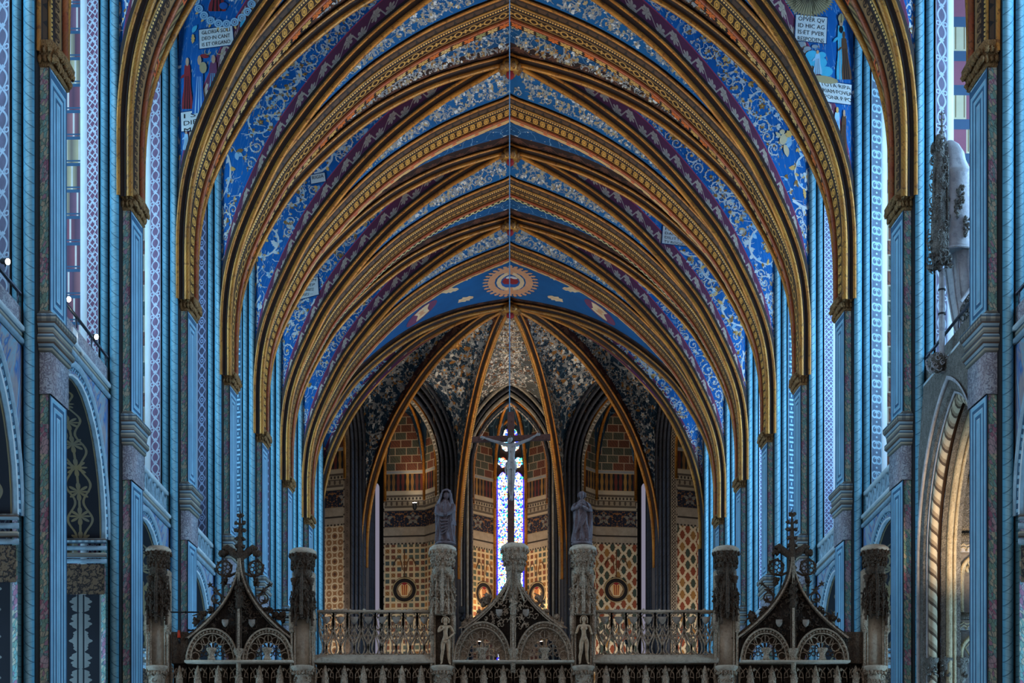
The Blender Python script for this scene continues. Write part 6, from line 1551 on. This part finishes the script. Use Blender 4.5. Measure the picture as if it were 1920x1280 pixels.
# ---- crucifix
YC=YJ-.02
t=empty('crucifix',(jx(957),YC,jz(1022)+E),'dark wooden crucifix hanging above the central gable with pale figure','crucifix')
mb=MB(); mb.box(jx(951.5),jx(964.5),YC,YC+.09,jz(1024),jz(772),'cross_wood')
mb.hexa([(jx(885),YC-.02,jz(829)),(jx(1032),YC-.02,jz(825)),(jx(1032),YC+.08,jz(825)),(jx(885),YC+.08,jz(829)),(jx(885),YC-.02,jz(819)),(jx(1032),YC-.02,jz(814)),(jx(1032),YC+.08,jz(814)),(jx(885),YC+.08,jz(819))],'cross_wood'); mb.build('cross',t,bevel=.008,smooth=False)
def C(p,q,dy=-.12): return (jx(p)-jx(957),dy,jz(q)-jz(1022))
s=1.0
j={'pelvis':(C(959,869),(.095,.075)),'waist':(C(959,857),(.080,.065)),'chest':(C(960,845,-.15),(.115,.08)),'collar':(C(960,838,-.14),(.07,.06)),'neck':(C(959,834,-.16),(.04,.04)),'skull':(C(956,829,-.2),(.05,.055)),
 'shl':(C(948,836),.045),'shr':(C(971,835),.045),'ell':(C(926,829,-.08),.034),'elr':(C(992,826,-.08),.034),'wrl':(C(910,823,-.07),.024),'wrr':(C(1004,818,-.07),.024),
 'hipl':(C(955,876),.07),'hipr':(C(963,876),.07),'knl':(C(955,904,-.16),.046),'knr':(C(962,903,-.16),.046),'cal':(C(956,918,-.1),.040),'car':(C(961,918,-.1),.040),'anl':(C(958,932,-.08),.026),'anr':(C(960,931,-.1),.026),'tol':(C(956,941,-.16),.022),'tor':(C(960,942,-.17),.022)}
e=[('pelvis','waist'),('waist','chest'),('chest','collar'),('collar','neck'),('neck','skull'),('collar','shl'),('collar','shr'),('shl','ell'),('ell','wrl'),('shr','elr'),('elr','wrr'),('pelvis','hipl'),('pelvis','hipr'),('hipl','knl'),('hipr','knr'),('knl','cal'),('knr','car'),('cal','anl'),('car','anr'),('anl','tol'),('anr','tor')]
b=skin_body('figure',j,e,'corpus',t,(jx(957),YC,jz(1022)+E))
def CW(p,q,dy): a=C(p,q,dy); return (a[0]+jx(957),a[1]+YC,a[2]+jz(1022))
mb=MB(); R=head_mesh(mb,CW(956,829,-.22),.17,'corpus',(.5,.25),.3); mb.build('head',t)
mb=MB(); hair_mesh(mb,CW(956,828.5,-.21),.18,'screen_stone_deep',R,1.3,True,9); mb.tube([tuple(Vector(CW(956,825,-.21))+Vector((.085*cos(a),.085*sin(a),.008*sin(5*a)))) for a in np.linspace(0,2*pi,17)],.014,'screen_stone_deep',5); mb.build('hair_and_crown',t)
mb=MB(); cx_,cy_,cz_=CW(959,874,-.12)
drape(mb,[(cz_+z,cx_,cy_,rx,ry,fs) for z,rx,ry,fs in ((-.11,.115,.085,1),(-.06,.118,.09,.8),(0,.115,.09,.6),(.06,.108,.085,.5),(.09,.10,.08,.3))],'corpus',36,7,.01,3)
mb.tube([(cx_-.1,cy_-.02,cz_+.05),(cx_-.13,cy_,cz_-.1),(cx_-.125,cy_+.01,cz_-.26)],[.03,.028,.01],'corpus',6); mb.build('loincloth',t)
mb=MB(); hand_mesh(mb,CW(909,822.5,-.07),(-1,0,.25),(0,-1,0),.75,'corpus',.4); hand_mesh(mb,CW(1005,817.5,-.07),(1,0,.25),(0,-1,0),.75,'corpus',.4); mb.build('hands',t)
mb=MB(); mb.tube([(jx(955.5),YC+.04,jz(774)),(jx(955.5),YC+.04,28.05)],.011,'cable',6); tag(mb.build('cable'),'thin pale cable hanging from the vault down to the top of the cross','cable')
# ================================================================= carved tribune in the near right bay
YT=36.6
def T(p,q,dy=0.0,d=YT): return (px(p,d),d+dy,pz(q,d))
UT=YT/F
t=empty('pulpit_canopy',(px(1790,YT),YT,pz(720,YT)+E),'pale rounded stone canopy tower with dark carved openwork above the right carved arch','canopy')
mb=MB(); cxx=px(1799,YT)
prof=[(32,470),(35,466),(33,460),(34,440),(33,400),(31,350),(29,330),(33,322),(31,318),(25,300),(24,285),(16,268),(6,259),(.5,257)]
n=28; P=np.zeros((len(prof),n+1,3))
for i,(r,q) in enumerate(prof):
    sh=-4 if q>330 else -4-(330-q)*.14
    for k in range(n+1):
        a=2*pi*k/n; f=1+.05*sin(a*5)*(q<330); P[i,k]=(cxx+(sh)*UT+r*UT*cos(a)*f,YT+.15+r*UT*sin(a)*f*.9,pz(q,YT))
mb.grid(P,'tribune_stone'); mb.tube([(cxx+(36*cos(a)-4)*UT,YT+.15+33*UT*sin(a),pz(469,YT)) for a in np.linspace(0,2*pi,29)],.03,'tribune_stone',6); 
P=np.zeros((2,n+1,3))
for k in range(n+1): a=2*pi*k/n; P[0,k]=(cxx-4*UT,YT+.15,pz(462,YT)); P[1,k]=(cxx+(34*cos(a)-4)*UT,YT+.15+32*UT*sin(a),pz(467,YT))
mb.grid(P,'tribune_stone'); mb.build('hood',t)
mb=MB(); rr=random.Random(2); cl=px(1760,YT)
mb.lathe([(.04,0),(.16,.25),(.2,.5),(.17,1.2),(.15,2.0),(.12,2.6),(.07,2.95)],(cl,YT-.05,pz(508,YT)),'tribune_carved',8)
for k in range(170):
    z=rr.uniform(0,2.9); r=.22-.04*z; a=rr.uniform(0,2*pi); c=(cl+r*cos(a)*1.1,YT-.05+r*sin(a),pz(508,YT)+z); q=rr.uniform(.03,.07); w=rr.choice((-1,1)); p0=rr.uniform(0,6)
    mb.tube([(c[0]+q*cos(p0+w*j*.8),c[1]-.02*j*.3,c[2]+q*1.4*sin(p0+w*j*.8)) for j in range(6)],.012,'tribune_carved',4)
for k in range(50): mb.blob((cl+rr.uniform(-.24,.24),YT-.2+rr.uniform(0,.2),pz(508,YT)+rr.uniform(0,.35)),.05,'tribune_carved',5,.5,k)
mb.tube([T(1766,262),T(1766,205)],[.04,.006],'tribune_carved',5)
for q in (215,226,238,250):
    for s_ in (-1,1): mb.tube([T(1766,q),T(1766+s_*5,q-3)],[.02,.012],'tribune_carved',4)
for x_ in (1748,1757,1774): mb.tube([T(x_,500,-.15),T(x_,330 if x_!=1774 else 300,-.15)],.022,'tribune_carved',4); mb.tube([T(x_,330 if x_!=1774 else 300,-.15),T(x_,285,-.15)],[.02,.004],'tribune_carved',4)
mb.build('openwork',t)
mb=MB()
for (bx,by) in ((1796,370),(1808,430),(1792,395)):
    for k in range(16): mb.blob((px(bx,YT)+rr.uniform(-.07,.07),YT-.2+rr.uniform(-.03,.0),pz(by,YT)+rr.uniform(-.22,.22)),.04,'tribune_carved',5,.5,k)
mb.build('foliage_knots',t)
mb=MB() # sweeping shell below the hood
Lc=[(1778,470),(1781,505),(1786,545),(1794,590),(1805,635),(1818,680),(1834,725)]; rows=[]
for k in range(9):
    f=k/8; rows.append([T(x+(1858-x)*f*.9,q,.35-.45*sin(pi*min(1,f*1.2))) for x,q in Lc])
mb.grid(np.array(rows),'tribune_stone')
for f in (0,.12,.22,.5): mb.tube([T(x+(1858-x)*f*.9,q,.33-.45*sin(pi*min(1,f*1.2))) for x,q in Lc],.028 if f==0 else .018,'tribune_stone',6)
mb.build('shell',t)
mb=MB(); mb.tube([T(1766,505),T(1766,668)],.065,'tribune_stone',10)
for q in (545,590): mb.tube([T(1766,q),T(1766,q-3)],.085,'metal_black',10)
mb.build('column',t)
mb=MB(); c=T(1757,678); mb.lathe([(.02,-.25),(.12,-.2),(.2,-.05),(.21,.05),(.16,.14),(.05,.2)],c,'tribune_carved',12)
for k in range(60):
    a=rr.uniform(0,2*pi); z=rr.uniform(-.2,.14); r=.2*sqrt(max(0,1-(z/.25)**2)); q=rr.uniform(.03,.06); w=rr.choice((-1,1)); mb.tube([(c[0]+r*cos(a)+q*cos(w*j*.9),c[1]+r*sin(a)-.01,c[2]+z+q*sin(w*j*.9)) for j in range(6)],.012,'tribune_stone',4)
mb.build('carved_knob',t)
t=empty('stair_rail',(px(1812,YT),YT,pz(560,YT)+E),'slanting stone stair rail with carved openwork right of the canopy column','rail')
mb=MB(); mb.tube([T(1795,575,-.3),T(1834,520,-.3)],.035,'tribune_stone',8); mb.build('rail_bar',t); mb=MB(); mb.tube([T(1800,665,-.3),T(1836,630,-.3)],.03,'tribune_stone',8); mb.build('string_bar',t)
mb=MB()
for k in range(90):
    f=rr.random(); x=1797+36*f; q0=578-55*f; q=q0+rr.random()*(86-40*abs(f-.5)); c=T(x,q,-.3); r=rr.uniform(.03,.06); w=rr.choice((-1,1)); p0=rr.uniform(0,6); mb.tube([(c[0]+r*cos(p0+w*j*.8),c[1],c[2]+r*1.5*sin(p0+w*j*.8)) for j in range(6)],.013,'tribune_carved',4)
mb.build('openwork',t)
# carved arch orders
g=G('twist',.7); u,v,_=g.uv(); u2,_,_=g.uv('uv2'); f=fr(v/.34+u2*.9); c=g.mix(f<.22,s2l((196,180,152)),s2l((84,68,54))); c=g.mix((f>.22)*(f<.5),c,s2l((150,132,108))); g.done(c,f,.9,.05,grime=.3)
y0,y1,ym,h=BAYS[0]; W=WR
sec=[('outer_roll',roll(.30,.30,.05,150,400,6),'tribune_stone'),('foliage_band',[(.32,.27),(.36,.12)],'tribune_carved'),('foliage_band',[(.36,.12),(.42,.08)],'tribune_carved'),
 ('fillet',roll(.45,.06,.03,150,400,5),'tribune_stone'),('twisted_order',roll(.56,.0,.10,150,380,7),'twist'),('groove',[(.65,.05),(.68,.1),(.74,.0)],'moulding_dark'),
 ('foliage_band',[(.74,-.02),(.84,-.06)],'tribune_carved'),('pale_roll',roll(.92,-.07,.075,150,380,7),'tribune_gold'),('pale_roll',roll(1.04,-.09,.04,150,380,6),'tribune_gold'),('foliage_band',[(1.07,-.1),(1.17,-.12)],'tribune_carved'),('pale_roll',[(1.17,-.12),(1.19,.2)],'tribune_gold')]
opening('large carved stone arch with twisted orders in the near right bay under the canopy',sec,(WR+.02,ym),(1,0),(0,1),2.38,7.3,-1.6,'carved_arch','arch',None,6,.7)
t=empty('tracery_panel',(px(1812,39.0),39.0,pz(1100,39.0)+E),'stone panel with blind tracery window inside the right carved arch','tracery')
D=38.95
def K(p,q,dy=0): return (px(p,D),D+dy,pz(q,D))
mb=MB(); xa,xb=px(1786,D),px(1900,D)
mb.box(xa,xb,D,D+.1,-1.6,pz(1000,D),'tribune_stone'); mb.build('panel',t)
mb=MB()
for (q0,q1) in ((1001,1016),(1017,1036),(1149,1162),(1163,1182)):
    mb.box(xa,xb,D-.10,D,pz(q1,D),pz(q0,D),'tribune_carved' if q0 in (1001,1149) else 'tribune_stone')
for base in (1035,1182):
    for i in range(9):
        c=1792+i*12; 
        for r_ in (7,): mb.tube([K(c+r_*cos(a),base-r_*sin(a)*1.1,-.12) for a in np.linspace(0,pi,9)],.014,'tribune_gold',4)
        mb.tube([K(c-6+6*cos(a),base-16+5*sin(a),-.12) for a in np.linspace(0,pi,7)],.012,'tribune_gold',4)
for (top,bot,hw_) in ((1038,1148,42),(1186,1236,42)):
    c=1842
    mb.tube([K(c-hw_,bot,-.1)]+[K(c-hw_*cos(a),top+40-38*sin(a),-.1) for a in np.linspace(0,pi/2,9)]+[K(c+20,top+2,-.1)],.05,'tribune_gold',8)
for (c,w_) in ((1812,8),(1830,8)): mb.tube([K(c-w_,1148,-.08),K(c-w_,1080,-.08),K(c-4,1062,-.08),K(c,1052,-.08),K(c+4,1062,-.08),K(c+w_,1080,-.08),K(c+w_,1148,-.08)],.02,'tribune_gold',5); mb.blob(K(c,1068,-.07),(.05,.03,.08),'tribune_gold')
mb.tube([K(1820,1236,-.08),K(1808,1215,-.08),K(1822,1200,-.08),K(1832,1215,-.08)],.02,'tribune_gold',5)
mb.build('tracery',t)
mb=MB(); 
for c in (1746,1773,1803):
    a=px(c,D-.35); mb.lathe([(.03,-.62),(.1,-.5),(.08,-.4),(.14,-.25),(.13,-.15),(.19,-.05),(.2,.0),(.05,.02)],(a,D-.35,pz(1238,D)),'tribune_carved',8)
    for k in range(14): mb.blob((a+rr.uniform(-.13,.13),D-.5+rr.uniform(0,.1),pz(1238,D)-rr.uniform(0,.45)),.04,'tribune_carved',5,.5,k)
mb.build('pendant_corbels',t)
mb=MB(); P=np.array([[K(1786,q,.05) for q in (690,1000)],[K(1900,q,.05) for q in (690,1000)]]); mb.grid(P,'tribune_carved')
for r_ in (24,12,34): mb.tube([K(1830-r_*cos(a),900-r_*1.2*sin(a),0) for a in np.linspace(-.6,pi-.2,12)],.03,'tribune_gold',5)
mb.build('upper_tracery',t)
# ================================================================= spotlights on the galleries, plus added unseen lamps
def spotlight(p,lab,aim,on=True,warm=True,size=1.0,power=0,name='spotlight',group=None,pole=.12):
    t=empty(name,(p[0],p[1],p[2]+E),lab,'lamp',group)
    d=Vector((aim[0]-p[0],aim[1]-p[1],aim[2]-p[2])).normalized(); P=Vector(p)
    mb=MB(); mb.tube([tuple(P-d*.16*size),tuple(P-d*.1*size),tuple(P+d*.08*size)],[.03*size,.07*size,.08*size],'metal_black',12); mb.tube([tuple(P),(p[0],p[1],p[2]-pole*size)],.015,'metal_black',5); lb=mb.build('lamp_body',t)
    mb=MB(); mb.tube([tuple(P+d*.082*size),tuple(P+d*.09*size)],.07*size,'lamp_white',12); mb.build('lens',lb)
    if power:
        l=bpy.data.lights.new('lamp','SPOT'); l.energy=power; l.color=(1,.72,.44) if warm else (1,.9,.8); l.spot_size=radians(80); l.spot_blend=1; l.shadow_soft_size=.25
        o=bpy.data.objects.new('lamp',l); COL.objects.link(o); o.parent=t; o.matrix_parent_inverse=Matrix.Translation(-Vector(t.location)); o.location=Vector((p[0],p[1],p[2]+E))+d*.12; o.rotation_euler=d.to_track_quat('-Z','Y').to_euler()
    return t
GP=1700
spotlight((px(10,31.3),31.3,pz(490,31.3)),'lit spotlight on the rail at the left edge of the picture',(3,24,8),power=150,size=.8)
spotlight((px(125,35.3),35.3,pz(560,35.3)),'lit spotlight on the upper end of the left gallery rail',(6,26,6),power=250,size=.8)
spotlight((px(177,37.6),37.6,pz(631,37.6)),'lit black spotlight on the lower end of the left gallery rail',(8,26,7),power=250,size=.8)
for b in range(0,6):
    y0,y1,ym,h=BAYS[b]
    for s in (-1,1):
        if (b,s)==(0,-1) or (b,s)==(0,1): continue
        spotlight((s*(WS(s)+.75),ym+1.2*(-1),RAIL[b]+.12),'added unseen spotlight on the %s gallery rail of the %s bay, turned up to the vault'%(SIDE[s],ORD[b]),(-s*4.5,ym+3,25.5),power=GP)  # added lamps, hidden in the bays, to warm the vault
spotlight((px(775,91.5)+.1,91.0,20.4),'small lit lamp at the foot of a gilt rib in the left apse chapel',(px(775,91.5),90.6,24),power=600,size=1.6)
spotlight((px(1175,38.9),38.9,pz(1203,38.9)),'small bright lamp seen through the right balustrade',(3,60,20),power=900,size=.6,pole=.62)
t,W3,mid,out,al,hw=CH[0]
for s in (-1,1):
    p=W3(s*1.7,1.5,13.0); spotlight(p,'lamp standing inside the %s half of the central apse chapel'%SIDE[s],W3(0,2.2,26),power=2200,group=None)
for s in (-1,1):
    t,W3,mid,out,al,hw=CH[(s,1)]; p=W3(0,.9,8.0); spotlight(p,'added unseen lamp inside the %s apse chapel behind the balustrade'%SIDE[s],W3(s*.8 if s<0 else -.8,2.6,24),power=2000,warm=False)  # added lamp to brighten the painted chapel walls
    t,W3,mid,out,al,hw=CH[(s,2)]; p=W3(0,.9,8.0); spotlight(p,'added unseen lamp inside the outer %s apse chapel'%SIDE[s],W3(0,2.4,22),power=2600,warm=False)  # added lamp, brightens the otherwise unlit outer chapel
spotlight((10.6,36.0,6.2),'lamp inside the carved arch on the right, lighting its mouldings',(10.2,39.5,9.5),power=700,pole=.4)
for s in (-1,1):
    spotlight((s*6.5,79.5,9.0),'added unseen floodlight at the %s foot of the apse, aimed at the painted cells'%SIDE[s],(-s*1.5,88,24),power=1500)  # added below the view to warm the apse cells
# small white projector and camera fixed on the left parapet
t=empty('projector',(px(132,36.2),36.2,pz(640,36.2)+E),'small white projector box fixed to the left gallery parapet','projector')
a=px(133,36.0); mb=MB(); mb.box(a-.02,a+.12,35.75,36.15,pz(640,36),pz(619,36),'white_enamel'); mb.build('case',t,bevel=.02); mb=MB(); mb.tube([(a+.1,36.0,pz(640,36)),(a+.16,36.4,pz(655,36))],.03,'white_enamel',8); mb.build('bracket',t)
